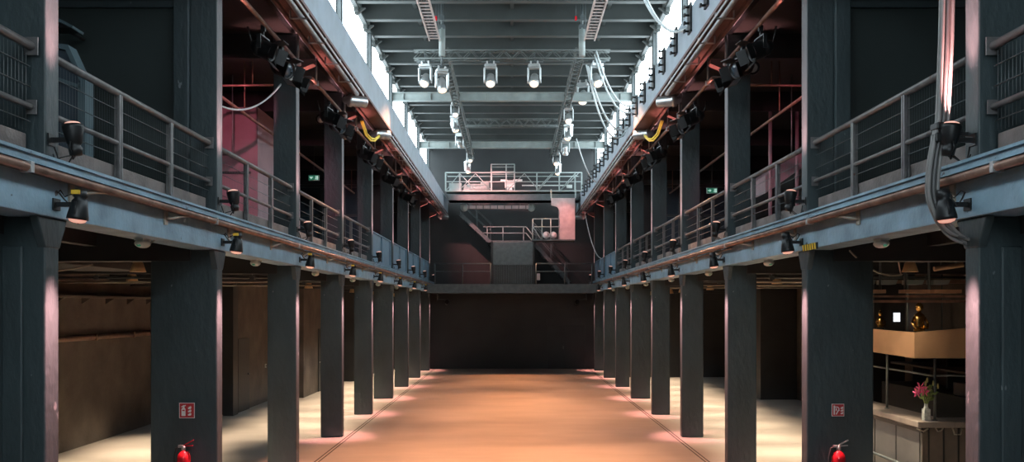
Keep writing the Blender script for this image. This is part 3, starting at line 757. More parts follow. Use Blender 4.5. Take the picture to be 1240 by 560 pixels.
# landing above the booth and two flights
DL = 43.2
t = thing('landing_railing', 'pale railing of the high landing above the booth', 'railing', (bx(615, DL), DL, bz(294, DL)))
G().box(bx(590, DL), bx(648, DL), DL-.8, DL+1.2, bz(295, DL), bz(293, DL)).build('landing_plate', M_STEEL, t)
g = G()
for py in (275, 282.5): g.tube((bx(585, DL), DL, bz(py, DL)), (bx(637, DL), DL, bz(py, DL)), .026, 8).tube((bx(637, DL), DL, bz(py, DL)), (bx(645, DL), DL, bz(py+10, DL)), .026, 8)
g.build('handrail', M_GIRD, t)
for px in (590, 609, 634): G().tube((bx(px, DL), DL, bz(294, DL)), (bx(px, DL), DL, bz(275, DL)), .024, 8).build('post', M_GIRD, t)
def flight(label, pa, pb, D, w_, m):
    """stairs from pixel pa (top) to pb (bottom)"""
    A, B = at(pa[0], pa[1], D), at(pb[0], pb[1], D)
    t = thing('staircase', label, 'stairs', (B.x, D, B.z))
    d = B - A; nrm = Vector((0, 0, 1))
    for yy in (0, w_):
        g = G().quad([A+Vector((0, yy, -.13)), B+Vector((0, yy, -.13)), B+Vector((0, yy, .13)), A+Vector((0, yy, .13))], .04)
        g.build('stringer', m, t)
    n_ = 11
    for i in range(n_):
        p = A + d*((i+.5)/n_)
        G().box(p.x-.13, p.x+.13, D+.03, D+w_-.01, p.z-.02, p.z+.02).build('tread', M_STEEL, t)
    for yy in (0, w_):
        g = G().tube(A+Vector((0, yy, .95)), B+Vector((0, yy, .95)), .025, 8).tube(A+Vector((0, yy, .55)), B+Vector((0, yy, .55)), .018, 8)
        g.build('handrail', m, t)
        for f in (.08, .5, .92): 
            p = A + d*f + Vector((0, yy, 0)); G().tube(p, p+Vector((0, 0, .95)), .02, 6).build('baluster', m, t)
    return t
flight('steel stairs climbing left from the booth landing under the crane', (557, 259), (597, 297), 43.2, 1.0, M_STEEL)
flight('steel stairs descending right from the booth landing to the gallery', (646, 294), (690, 343), 43.2, 1.0, M_STEEL)
# double door in the wall below
t = thing('double_door', 'black double door in the lower right of the end wall', 'door', (bx(685, YB), YB, 0))
G().box(bx(663, YB), bx(683, YB), YB-.05, YB-.001, 0.0, 2.12).build('door_leaf', M_BACK, t, bevel=.012)
G().box(bx(684, YB), bx(708, YB), YB-.05, YB-.001, 0.0, 2.12).build('door_leaf', M_BACK, t, bevel=.012)
G().box(bx(662, YB), bx(709, YB), YB-.08, YB-.001, 2.13, 2.45).box(bx(708, YB), bx(710, YB), YB-.08, YB-.001, 0, 2.13).build('door_frame', M_WALL, t)
G().cbox((bx(682, YB), YB-.07, 1.05), (.04, .05, .14)).build('door_handle', M_STEEL, t)
for s in (-1, 1):
    x = s*3.55
    t = thing('wall_spotlight', 'black spotlight on a bracket under the far gallery, %s corner' % SIDE[s], 'stage light', (x, 43.4, 3.69), 'spotlights under the back gallery')
    G().tube((x, 43.4, 3.69), (x, 43.4, 3.35), .03).tube((x, 43.4, 3.42), (x-s*.55, 43.4, 3.36), .03).build('bracket', M_STEEL, t)
    G().lathe([(.05, -.16), (.09, -.12), (.11, .12), (.1, .14)], Matrix.Translation((x-s*.45, 43.3, 3.24)) @ Matrix.Rotation(1.2, 4, 'X'), 12).build('housing', M_BLACK, t)

# ------------------------------------------------------------------ stage lights in the galleries
def fresnel(big):
    t = thing('stage_light', 'x', 'stage light', (0, 0, 0), 'black stage lights hung on the gallery pipes')
    r = .135 if big else .105
    G().cbox((0, 0, -.02), (.05, .07, .10)).tube((0, 0, -.06), (0, 0, -.15), .018, 8).build('clamp', M_BLACK, t, bevel=.006)
    g = G().box(-r-.05, r+.05, -.03, .03, -.165, -.145)
    for sx in (-1, 1): g.box(sx*(r+.035), sx*(r+.05), -.03, .03, -.165-r-.06, -.145)
    g.build('yoke', M_BLACK, t)
    m = Matrix.Translation((0, 0, -.17-r-.03)) @ Matrix.Rotation(math.radians(112), 4, 'X')
    L_ = .36 if big else .30
    G().lathe([(0, -L_*.55), (r*.55, -L_*.52), (r*.7, -L_*.4), (r*.95, -L_*.3), (r, -L_*.1), (r*.92, -L_*.08), (r, -.0), (r*1.02, L_*.4), (r*1.1, L_*.42), (r*1.1, L_*.47), (r*.9, L_*.47), (r*.9, L_*.38)], m, 20).build('housing', M_BLACK, t); hs = t.children[-1]
    G().lathe([(0, L_*.38), (r*.9, L_*.38), (r*.85, L_*.42), (0, L_*.46)], m, 18).build('lens', M_LENSD, hs)
    g = G()
    for i in range(4):
        a = i*PI/2
        mm = m @ Matrix.Rotation(a, 4, 'Z') @ Matrix.Translation((r*1.08, 0, L_*.47)) @ Matrix.Rotation(math.radians(28), 4, 'Y')
        g.box(-.005, .005, -r*.85, r*.85, 0, r*1.1, mm)
    g.build('barn_door', M_BLACK, hs)
    g = G().path(sag((r*.3, .05, -.25), (0, .25, .02), .18, 8), .012, 6)
    g.build('lead', M_BLACKR, t)
    return t
fb, fs = fresnel(True), fresnel(False); fused = set()
def stage(big, loc, yaw, label):
    src = fb if big else fs
    if big not in fused:
        fused.add(big); src.location = loc; src.rotation_euler = (0, 0, yaw); src['label'] = label
    else: dup(src, loc, (0, 0, yaw), label)
for s in (-1, 1):
    for k in range(2, 7):
        a, b = DC(k)+.25, DC(k+1)-.75
        z = CZ + 4.30
        t = thing('lighting_pipe', 'rusty lighting pipe under the %s crane girder just past the %s column' % (SIDE[s], ORD[k]), 'pipe', (s*3.75, (a+b)/2, z), 'rusty lighting pipes')
        if k == 2: a -= 1.0
        G().tube((s*3.75, a, z), (s*3.75, b, z), .034, 10).build('pipe', M_COPPER, t)
        for y in (a+.35, b-.12):
            G().tube((s*3.75, y, z), (s*3.75, y, 8.0), .022, 8).cbox((s*3.75, y, z), (.09, .05, .09)).build('dropper', M_PIPE, t)
        for q, (f, big, yw, dz) in enumerate(((.50, True, 1.45, 0), (.74, True, 1.15, 0), (.95, False, 1.8, -.02))):
            if k > 4 and q == 1: continue
            y = a + (b-a)*f
            stage(big, (s*3.78, y, z-.03), -s*yw, 'black stage light on the %s rusty pipe past the %s column, %s' % (SIDE[s], ORD[k], ('nearest on it', 'middle of the pipe', 'at its far end')[q]))
# number plate on one lamp
p = at(355, 90, 15.6)
t = thing('number_plate', 'small white plate with number 12 under a left stage light', 'label', p)
mt = Matrix.Translation(p) @ Matrix.Rotation(-.75, 4, 'Y')
G().box(-.11, .11, 0, .012, -.055, .055, mt).build('plate', M_WHITE, t)
def text_mesh(txt, size, m, parent, mtx, name, ext=.002):
    cu = bpy.data.curves.new(name, 'FONT'); cu.body = txt; cu.size = size; cu.align_x = 'CENTER'; cu.align_y = 'CENTER'; cu.extrude = ext
    tmp = bpy.data.objects.new('tmp_text', cu); COL.objects.link(tmp)
    dg = bpy.context.evaluated_depsgraph_get(); me = bpy.data.meshes.new_from_object(tmp.evaluated_get(dg))
    bpy.data.objects.remove(tmp)
    me.transform(mtx); me.materials.clear(); me.materials.append(m)
    o = bpy.data.objects.new(name, me); COL.objects.link(o); o.parent = parent
    return o
text_mesh('12', .12, M_SIGNRED, t, Matrix.Rotation(-.75, 4, 'Y') @ Matrix.Translation((.02, -.004, 0)) @ Matrix.Rotation(PI/2, 4, 'X'), 'number')

# ------------------------------------------------------------------ gallery interiors
D12 = DC(2)
for s in (-1, 1):
    # cross wall at the second column
    g = G().box(s*(XN+.36), s*XO, D12-.20, D12-.06, ZG, 8.0)
    wl = struct(g.build('wall_%s_gallery' % SIDE[s], M_PANEL), 'smooth dark green cross wall on the %s gallery behind the nearest railing' % SIDE[s], 'wall')
    G().box(s*(XN+.36), s*(XN+.56), D12-.30, D12-.20, ZG, 8.0).box(s*(XN+.56), s*XO, D12-.26, D12-.20, 7.0, 7.08).build('panel_frame', M_COL, wl, bevel=.01)
    d = 31.5
    cw = struct(G().box(s*4.45, s*XO, d, d+.15, ZG, 8.0).build('wall_%s_gallery_end' % SIDE[s], M_WALL), 'black cross wall deep in the %s gallery' % SIDE[s], 'wall')
    # glazed screen in front of the cross wall
    t = thing('glazed_screen', 'grey framed glazed doors deep in the %s gallery' % SIDE[s], 'door', (s*6.0, d-.1, ZG))
    g = G()
    for x in (5.0, 5.8, 6.6, 7.4): g.box(s*(x-.04), s*(x+.04), d-.08, d-.002, ZG, 7.2)
    for z in (5.2, 6.2, 7.2): g.box(s*4.96, s*7.44, d-.08, d-.002, z-.04, z+.04)
    g.build('frame', M_STEEL, t)
    G().box(s*5.04, s*7.36, d-.03, d-.015, ZG, 7.16).build('pane', M_LENSD, t)
    G().box(s*4.5, s*8.5, d-.3, d-.1, 7.25, 7.4).build('header', M_STEEL, t)
# pink-lit enclosure in the left gallery
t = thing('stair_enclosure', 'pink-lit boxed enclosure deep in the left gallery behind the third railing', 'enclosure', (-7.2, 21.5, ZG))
G().box(-XO+.01, -5.6, 20.0, 24.0, ZG, 7.42).build('wall_panel', M_PINKLIT, t)
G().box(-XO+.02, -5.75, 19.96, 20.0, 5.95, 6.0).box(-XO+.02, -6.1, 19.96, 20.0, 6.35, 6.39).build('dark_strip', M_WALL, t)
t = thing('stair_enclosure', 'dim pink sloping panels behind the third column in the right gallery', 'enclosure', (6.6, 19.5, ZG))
G().prism([(5.75, 5.6), (7.6, 6.9), (7.6, 7.3), (5.75, 6.0)], 20.6, 22.6, 'y').build('sloping_panel', M_PINKLIT, t)
G().prism([(5.75, 4.6), (8.6, 5.7), (8.6, 6.1), (5.75, 5.0)], 20.2, 22.6, 'y').build('sloping_panel', M_PINKLIT, t)
G().tube((5.8, 20.4, ZG), (5.8, 20.4, 7.4), .04).tube((6.4, 20.4, ZG), (6.4, 20.4, 7.4), .04).build('post', M_PINKLIT, t)
# magenta lamps that light them, hung from the gallery ceiling
for s, loc, aim in ((-1, (-4.6, 13.6, 7.3), (-1.4, 6.4, -1.5)), (1, (4.6, 13.6, 7.3), (1.7, 6.6, -1.8))):
    t = thing('gallery_spotlight', 'small black pink-beamed spotlight under the %s gallery ceiling' % SIDE[s], 'stage light', loc, 'pink spotlights in the galleries')
    g = G(); L0 = Vector(loc)
    g.tube(L0+Vector((0, 0, .1)), (loc[0], loc[1], 8.0), .02); g.build('stem', M_BLACK, t)
    q = Vector(aim).to_track_quat('Z', 'Y').to_matrix().to_4x4()
    G().lathe([(0, -.2), (.08, -.18), (.11, .1), (.12, .12), (.1, .12), (.1, .1)], Matrix.Translation(L0) @ q, 14).build('housing', M_BLACK, t)
    G().lathe([(0, .09), (.1, .09), (.1, .1), (0, .1)], Matrix.Translation(L0) @ q, 14).build('lens', M_LENSP, t)
    spot('pink_beam', t, Vector(aim).normalized()*.16, aim, 700 if s < 0 else 500, (1.0, .25, .38), math.radians(40), .7, .05)
# thin service pipes inside the galleries
for s in (-1, 1):
    t = thing('service_pipe', 'thin pinkish pipe running along the %s gallery under its ceiling' % SIDE[s], 'pipe', (s*5.3, 20, 7.0))
    g = G().tube((s*5.3, 12.6, 6.85), (s*5.3, 30.5, 6.85), .03, 8)
    for y in (14, 18, 22, 26, 30): g.tube((s*5.3, y, 6.85), (s*5.3, y, 8.0), .014, 6)
    g.build('pipe', M_COPPER, t)
    t = thing('service_pipe', 'second thin pipe with hangers, lower and farther inside the %s gallery' % SIDE[s], 'pipe', (s*6.0, 20, 6.2))
    g = G().tube((s*6.0, 13.0, 6.25), (s*6.0, 19.9 if s < 0 else 30.5, 6.25), .025, 8)
    for y in (14.5, 17, 19.5): g.tube((s*6.0, y, 6.25), (s*6.0, y, 8.0), .012, 6)
    g.build('pipe', M_PIPE, t)
    t = thing('service_pipe', 'pipe bent across the %s gallery behind the third column' % SIDE[s], 'pipe', (s*5.0, 17.4, 7.3))
    G().path([(s*4.4, 17.5, 7.3), (s*5.6, 17.5, 7.28), (s*5.72, 17.5, 7.2), (s*5.75, 17.5, 6.9), (s*5.75, 17.5, 6.4)], .022, 8).tube((s*5.0, 17.5, 7.29), (s*5.0, 17.5, 8.0), .012).build('pipe', M_COPPER, t)
    # exit sign
    px, py = (380, 215.5) if s < 0 else (862.5, 231)
    D = 27.0; p = at(px, py, D)
    t = thing('exit_sign', 'green exit sign with arrow in the %s gallery' % SIDE[s], 'sign', p)
    hw, hh = .16, .085
    G().box(p.x-hw, p.x+hw, D, D+.05, p.z-hh, p.z+hh).build('housing', M_GREYW, t)
    G().box(p.x-hw+.012, p.x+hw-.012, D-.008, D, p.z-hh+.014, p.z+hh-.014).build('face', M_GREEN, t)
    ax = p.x-.075
    if s < 0: arrow = [(ax-.06, p.z+.03), (ax+.06, p.z+.03), (ax, p.z-.04)]
    else: arrow = [(ax-.05, p.z-.012), (ax, p.z-.012), (ax, p.z-.045), (ax+.05, p.z), (ax, p.z+.045), (ax, p.z+.012), (ax-.05, p.z+.012)]
    G().prism(arrow, D-.013, D-.008, 'y').build('arrow', M_EXITW, t)
    rx = p.x+.075
    g = G().box(rx+.012, rx+.055, D-.012, D-.008, p.z-.055, p.z+.055)
    g.lathe([(0, 0), (.013, 0), (.013, .005), (0, .005)], Matrix.Translation((rx-.012, D-.008, p.z+.042)) @ Matrix.Rotation(PI/2, 4, 'X'), 10)
    g.prism([(rx-.02, p.z+.025), (rx, p.z+.028), (rx-.002, p.z-.01), (rx-.022, p.z-.008)], D-.013, D-.008, 'y')
    g.prism([(rx-.022, p.z-.006), (rx-.01, p.z-.008), (rx-.034, p.z-.05), (rx-.046, p.z-.048)], D-.013, D-.008, 'y')
    g.prism([(rx-.012, p.z-.008), (rx, p.z-.01), (rx+.004, p.z-.055), (rx-.01, p.z-.055)], D-.013, D-.008, 'y')
    g.build('running_figure', M_EXITW, t)
    G().tube((p.x, D+.025, p.z+hh), (p.x, D+.025, 8.0), .012).build('hanger', M_STEEL, t)
# white spot lamp in the left gallery
for s, (px, py, D) in ((-1, (388, 145, 22.5)), (1, (912, 83, 17.0)), ):
    p = at(px, py, D)
    t = thing('ceiling_spotlight', 'dark round spotlight with white face inside the %s gallery' % SIDE[s], 'stage light', p)
    m = Matrix.Translation(p) @ Matrix.Rotation(PI/2, 4, 'X') @ Matrix.Rotation(s*-.4, 4, 'Y')
    G().lathe([(0, -.2), (.08, -.18), (.12, .0), (.13, .06), (.11, .06), (.11, .05)], m, 16).build('housing', M_BLACK, t)
    G().lathe([(0, .045), (.09, .045), (.09, .055), (0, .06)], m, 16).build('lens', M_GREYW, t)
    G().tube(p + Vector((0, .1, .1)), (p.x, D+.1, 8.0), .015).build('stem', M_STEEL, t)
cable(sag(at(262, 126, 14.0), at(341, 101, 16.6), .25), .016, M_CABLEW, 'pale cable sagging across the left gallery behind the second column')

# ------------------------------------------------------------------ nearest left bay on the gallery
t = thing('glazed_cabin', 'pale blue-grey glazed cabin with sloping front on the left gallery', 'cabin', (-5.3, 11.2, ZG))
D = 11.0
def q(px, py): v = at(px, py, D); return (v.x, v.z)
out_ = [q(66, 52), q(82, 54), q(94, 80), q(103, 97), q(103, 244.9), q(66, 244.9)]
inn_ = [q(66, 58), q(79, 60), q(89, 82), q(97, 99), q(97, 244.9), q(66, 244.9)]
g = G()
for i in range(4):
    a, b, c_, d_ = out_[i], out_[i+1], inn_[i+1], inn_[i]
    g.prism([a, b, c_, d_], D, D+.22, 'y')
g.build('frame', M_PALEGL, t)
G().prism([q(66, 92), q(97, 103), q(97, 107), q(66, 97)], D, D+.05, 'y').box(q(94, 0)[0], q(97, 0)[0], D, D+.05, q(0, 244.9)[1], q(0, 100)[1]).build('glazing_bar', M_PALEGL, t)
G().prism([q(66, 59), q(79, 61), q(88, 82), q(97, 100), q(97, 244.9), q(66, 244.9)], D+.03, D+.045, 'y').build('pane', M_LENSD, t)
p = at(84, 30, 11.4)
t = thing('wall_floodlight', 'small dark hooded floodlight on the left gallery wall', 'light', p)
G().prism([(p.x-.32, p.z+.16), (p.x-.18, p.z+.10), (p.x+.09, p.z-.04), (p.x+.08, p.z-.07), (p.x-.2, p.z+.06), (p.x-.32, p.z+.12)], 11.3, 11.6, 'y').build('hood', M_PALEGL, t)
G().prism([(p.x-.2, p.z+.05), (p.x+.05, p.z-.06), (p.x-.3, p.z-.06)], 11.32, 11.58, 'y').build('housing', M_BLACK, t)
G().tube((p.x-.15, 11.5, p.z), (p.x-.15, 12.1, p.z+.02), .02).build('arm', M_BLACK, t)
p = at(6, 16, 12.11)
tag(G().cbox(p, (.055, .03, .13)).build('notice', mat('faded_notice', (.42, .40, .30), .6), None, bevel=.004), 'small pale notice high at the left picture edge', 'notice')

# ------------------------------------------------------------------ left aisle details
t = thing('wall_pipe', 'copper pipe clipped along the left outer wall', 'pipe', (-9.22, 18, 2.35))
G().tube((-9.2, 7, 2.35), (-9.2, 25.3, 2.35), .06, 10).build('pipe', M_COPPER, t)
for i in range(9):
    y = 8 + 2*i
    G().box(-XO, -9.13, y-.03, y+.03, 2.28, 2.42).build('clip', M_COPPER, t)
t = thing('wall_ledge', 'thin bracketed ledge along the top of the left outer wall', 'ledge', (-9.2, 16, 3.2))
G().box(-XO, -9.08, Y0+.1, 25.3, 3.21, 3.26).build('ledge', M_AWALL, t)
g = G()
for i in range(16): g.prism([(-XO+.005, 3.21), (-9.10, 3.21), (-XO+.005, 3.08)], 7+1.15*i-.03, 7+1.15*i+.03, 'y')
g.build('bracket', M_AWALL, t)
for i, (z, D) in enumerate(((3.58, 17.5), (3.62, 21.9), (3.66, 26.3))):
    for s in (-1, 1):
        if s < 0 and D > 25: continue
        t = thing('cross_pipe', 'thin horizontal pipe crossing the %s aisle under the ceiling, %s from the front' % (SIDE[s], ORD[i+1]), 'pipe', (s*6.5, D, z), 'thin pipes crossing the aisles')
        G().tube((s*4.5, D, z), (s*(XO-.02), D, z), .025, 8).build('pipe', M_STEEL, t); G().tube((s*4.5, D+.2, z-.08), (s*(XO-.02), D+.2, z-.08), .02, 8).build('pipe', M_BRK, t)
        g = G()
        for x in (5, 6.5, 8): g.cbox((s*x, D, z), (.09, .08, .08)).tube((s*x, D, z), (s*x, D, 4.015), .01)
        g.build('coupling', M_STEEL, t)
# ventilation duct under the left ceiling
t = thing('ventilation_duct', 'dark square duct with funnel under the left aisle ceiling', 'duct', (-6.6, 12, 3.5))
G().box(-7.4, -6.3, 10.5, 15.5, 3.62, 3.98).build('duct', M_WALL, t, bevel=.01)
G().prism([(-7.2, 3.62), (-6.4, 3.62), (-6.15, 3.3), (-7.0, 3.3)], 11.2, 12.0, 'y').build('funnel', M_WALL, t)
G().path(sag((-7.6, 11, 3.75), (-6.0, 13, 3.62), .22), .012, 6).build('lead', M_BRK, t)
# pilaster and doors
struct(G().box(-8.0, -7.72, 25.15, 25.6, 0, 4.0).build('trim_5', M_WALL), 'black pilaster at the step of the left aisle wall', 'pilaster')
t = thing('aisle_door', 'tall narrow black door beside the pilaster in the left aisle', 'door', (-7.84, 26.4, 0))
G().box(-7.846, -7.80, 25.9, 27.0, 0, 2.1).build('door_leaf', M_WALL, t)
G().cbox((-7.78, 26.85, 1.05), (.05, .12, .03)).build('door_handle', M_STEEL, t)
t = thing('aisle_door', 'grey-black panelled door beyond the fourth left column', 'door', (-6.92, 33.0, 0))
G().box(-6.926, -6.89, 32.4, 33.5, 0, 2.25).build('door_leaf', M_BACK, t, bevel=.01)
G().cbox((-6.87, 32.55, 1.05), (.05, .14, .03)).build('door_handle', M_ALU, t)
t = thing('wall_switch', 'small pale switch on the brown wall behind the left third column', 'switch', at(321, 452, 28.9))
p = Vector((-7.84, 28.9, 1.15))
t.location = p
G().cbox(p+Vector((.0, 0, 0)), (.03, .1, .12)).build('plate', M_GREYW, t, bevel=.004)
G().cbox(p+Vector((.02, 0, .0)), (.02, .04, .05)).build('button', M_STEEL, t)

# ------------------------------------------------------------------ fire signs and extinguishers
def sign(px, py, D, sz, label, kind):
    p = at(px, py, D); p.y = D
    t = thing('fire_sign', label, 'sign', p, 'red fire safety signs')
    h = sz/2
    G().box(p.x-h, p.x+h, D-.006, D, p.z-h, p.z+h).build('border', M_WHITE, t)
    e = h*.92
    G().box(p.x-e, p.x+e, D-.009, D-.006, p.z-e, p.z+e).build('face', M_SIGNRED, t)
    def pr(poly, g): g.prism([(p.x+a*h, p.z+b*h) for a, b in poly], D-.013, D-.009, 'y')
    g = G()
    if kind == 'ext':
        pr([(-.68, -.7), (-.18, -.7), (-.18, .2), (-.25, .32), (-.6, .32), (-.68, .2)], g)
        pr([(-.52, .32), (-.3, .32), (-.3, .5), (-.12, .62), (-.15, .72), (-.45, .68), (-.72, .5), (-.7, .42), (-.52, .5)], g)
        g.build('extinguisher_symbol', M_WHITE, t)
        g = G(); pr([(-.6, -.04), (-.26, -.04), (-.26, .1), (-.6, .1)], g); 
        gg = G().box(p.x-.58*h, p.x-.26*h, D-.015, D-.013, p.z-.05*h, p.z+.1*h); g.bm.free(); gg.build('symbol_band', M_SIGNRED, t)
    else:
        pr([(-.72, -.72), (-.5, -.72), (-.5, .72), (-.72, .72)], g)
        pr([(-.5, .56), (-.05, .56), (.2, .35), (.2, .05), (.0, -.15), (.0, -.02), (.06, .12), (.06, .3), (-.1, .42), (-.5, .42)], g)
        pr([(-.4, -.7), (-.2, -.7), (.05, -.2), (.3, .0), (.18, .06), (-.1, -.1)], g)
        pr([(-.38, -.1), (-.2, -.1), (-.2, .3), (-.38, .3)], g)
        g.build('hose_symbol', M_WHITE, t)
    g = G()
    x0 = .18 if kind == 'ext' else .42
    for i, zb in enumerate((-.66, -.22, .2)):
        pr([(x0, zb), (x0+.34, zb+.02), (x0+.42, zb+.2), (x0+.30, zb+.42), (x0+.28, zb+.22), (x0+.12, zb+.34), (x0+.1, zb+.16), (x0-.02, zb+.2)], g)
    g.build('flame_symbol', M_WHITE, t)
D2F = DC(2) - .28
sign(226.5, 497.5, D2F-.002, .205, 'red sign with white extinguisher and flames on the left wide column', 'ext')
sign(1014.5, 497, D2F-.002, .165, 'red sign with white fire hose and flames on the right wide column', 'hose')
def extinguisher(label, px, s):
    x = (px-620)*(D2F-.1)/F; y = D2F-.1; z0 = .52
    t = thing('fire_extinguisher', label, 'fire extinguisher', (x, y, z0), 'fire extinguishers on the wide columns')
    m = Matrix.Translation((x, y, z0))
    G().lathe([(0, 0), (.075, 0), (.085, .015), (.085, .50), (.078, .54), (.05, .58), (.03, .6), (0, .6)], m, 24).build('body', M_RED, t)
    G().lathe([(.0865, .36), (.0865, .44)], m, 24, True).build('label_band', M_WHITE, t)['label'] = 'white label band'
    g = G().lathe([(.028, .6), (.028, .64), (.02, .66), (0, .66)], m, 12).cbox((x-.03, y, z0+.655), (.08, .03, .03))
    g.build('valve', M_ALU, t)
    G().quad([Vector((x, y-.012, z0+.66)), Vector((x+.13, y-.012, z0+.73)), Vector((x+.13, y+.012, z0+.73)), Vector((x, y+.012, z0+.66))], .012).quad([Vector((x, y-.012, z0+.65)), Vector((x+.12, y-.012, z0+.66)), Vector((x+.12, y+.012, z0+.66)), Vector((x, y+.012, z0+.65))], .012).build('lever', M_RED if s < 0 else M_SILVER, t)
    G().path([(x-.05, y, z0+.65), (x-.10, y, z0+.63), (x-.125, y, z0+.52), (x-.12, y, z0+.3), (x-.11, y, z0+.1)], .013, 8).build('hose', M_BLACKR, t)
    G().box(x-.04, x+.04, D2F-.035, D2F-.001, z0+.42, z0+.58).box(x-.05, x+.05, D2F-.1, D2F-.001, z0-.03, z0-.01).box(x-.04, x+.04, D2F-.02, D2F-.001, z0-.03, z0+.1).build('wall_bracket', M_BLACK, t)
extinguisher('red fire extinguisher with red lever on the left wide column', 222.5, -1)
extinguisher('red fire extinguisher with pale lever on the right wide column', 1015.5, 1)

# ------------------------------------------------------------------ right side: hazard strip, cable bundle
t = thing('hazard_strip', 'yellow and black striped strip on the right beam at the second column', 'marking', (4.15, 11.9, ZB0))
G().box(3.875, 3.89, 11.55, 12.12, ZB0-.02, ZB0+.065).build('black_strip', M_BLACK, t)
g = G()
for i in range(6):
    y = 11.58 + i*.092
    g.prism([(y, ZB0-.018), (y+.04, ZB0-.018), (y+.065, ZB0+.063), (y+.025, ZB0+.063)], 3.868, 3.876, 'x')
g.build('yellow_stripe', M_YEL, t)
xc, yc = 3.725, 7.80
for i in range(6):
    ox, oy = (i % 3)*.042 - .05, (i//3)*.045
    pts = [(xc+ox+.04, yc+oy, 7.5), (xc+ox+.045, yc+oy, 6.3), (xc+ox+.02, yc+oy, 5.3), (xc+ox*.9-.01, yc+oy, 4.62)]
    fine = []
    for a, b in zip(pts[:-1], pts[1:]):
        for j in range(5): fine.append(Vector(a).lerp(Vector(b), j/5))
    for j in range(8):
        u = j/7; fine.append(Vector((xc+ox*.9-.01-.09*math.sin(u*PI/2)*1.0, yc+oy, 4.62-.62*u)))
    for j in range(1, 9):
        u = j/8; fine.append(Vector((xc+ox*.9-.10+(.27+.02*i)*(u**1.5), yc+oy, 4.0-.38*math.sin(u*PI/2)-.02*i*u)))
    cable(fine, .0165, M_CABLEB if i % 3 != 1 else M_CABLED, 'pale cable in the bundle at the right first column, %s' % (ORD[i+1] + ' front strand' if i < 3 else ORD[i-2] + ' rear strand'), 'cables bundled at the right first column')
t = thing('cable_clamp', 'black clamp holding the cable bundle at the right first column', 'clamp', (3.73, 7.82, 4.6))
G().cbox((3.715, 7.822, 4.56), (.17, .14, .06)).cbox((3.70, 7.822, 4.46), (.15, .12, .08)).build('clamp_body', M_BLACK, t, bevel=.01)
G().cbox((3.85, 7.84, 4.50), (.155, .03, .03)).build('bracket', M_BLACK, t)

# ------------------------------------------------------------------ right aisle: bar
XB = 6.75
t = thing('bar_counter', 'bar counter with worn pale top and grey panelled front, right aisle', 'bar counter', (7.6, 17.5, 0))
G().box(XB, XB+.62, 15.1, 20.4, 1.0, 1.1).box(XB+.62, 9.0, 15.1, 15.72, 1.0, 1.1).build('worktop', M_COUNT, t, bevel=.012)
G().box(XB+.12, XB+.3, 15.25, 20.4, 0, 1.0).build('front_panel', M_BARF, t)
g = G()
for i in range(6): g.box(XB+.112, XB+.12, 15.3+i*.95-.012, 15.3+i*.95+.012, .05, .92)
g.box(XB+.10, XB+.12, 15.2, 20.4, .9, 1.0)
g.build('panel_joint', M_BLACK, t)
G().box(XB+.12, 9.0, 15.2, 15.249, 0, 1.0).build('end_panel', M_AWALL, t)
g = G()
for i in range(9): g.box(XB+.22+i*.25-.012, XB+.22+i*.25+.012, 15.188, 15.2, 0, 1.0)
g.build('end_batten', M_BLACK, t)
g = G().tube((XB+.02, 15.3, .28), (XB+.02, 20.4, .28), .025)
for y in (15.6, 17.6, 19.6): g.tube((XB+.02, y, .28), (XB+.13, y, .28), .018)
g.build('foot_rail', M_STEEL, t)
for pts in ([(XB+.32, 15.17, 1.0), (XB+.36, 15.17, .93), (XB+.42, 15.17, .95), (XB+.45, 15.17, .99)], [(XB+.02, 15.2, .98), (XB+.12, 15.17, .93), (XB+.2, 15.17, .98)], [(XB+.6, 15.17, 1.0), (XB+.64, 15.17, .88), (XB+.74, 15.17, .88), (XB+.76, 15.17, .98)]):
    G().path(pts, .013, 6).build('loose_cable', M_BRK, t)
for i, (x, y) in enumerate(((7.06, 17.1), (7.12, 15.3))):
    tag(G().tube((x, y, 1.1), (x, y, 2.15), .022, 10).lathe([(.05, 0), (.05, .012), (.024, .02)], Matrix.Translation((x, y, 1.1)), 12).build('canopy_post', M_STEEL), 'slim dark post on the bar counter, %s the vase' % ('left of' if i == 0 else 'right of'), 'post', 'posts carrying the bar canopy')
tag(G().tube((7.1, 15.4, 1.85), (7.1, 20.4, 1.85), .018).tube((7.1, 15.4, 1.85), (9.0, 15.4, 1.85), .018).build('glass_rail', M_STEEL), 'thin horizontal bar hanging between the bar posts', 'rail')
t = thing('bar_canopy', 'tan lit canopy box above the bar', 'canopy', (7.8, 18, 2.1))
G().prism([(15.8, 2.12), (20.4, 2.17), (20.4, 2.61), (15.8, 2.57)], 7.0, 7.06, 'x').build('side_board', M_TAN, t)
G().prism([(7.061, 2.12), (9.2, 2.12), (9.2, 2.75), (7.061, 2.575)], 15.8, 15.86, 'y').build('front_board', M_TAN, t)
G().box(7.06, 9.2, 15.86, 20.4, 2.22, 2.26).build('canopy_floor', M_WALL, t)
g = G()
for y in (17, 18.6, 20.2): g.tube((7.4, y, 2.26), (7.4, y, 4.02), .015).tube((8.8, y, 2.26), (8.8, y, 4.02), .015)
g.build('hanger_rod', M_STEEL, t)
spot('canopy_lamp', t, (5.6-7.8, 14.9-18, 3.4-2.1), (1.4, 2.1, -1.15), 230, (1.0, .76, .52), math.radians(64), .9, .05)  # added light without a fixture, brightens the canopy boards
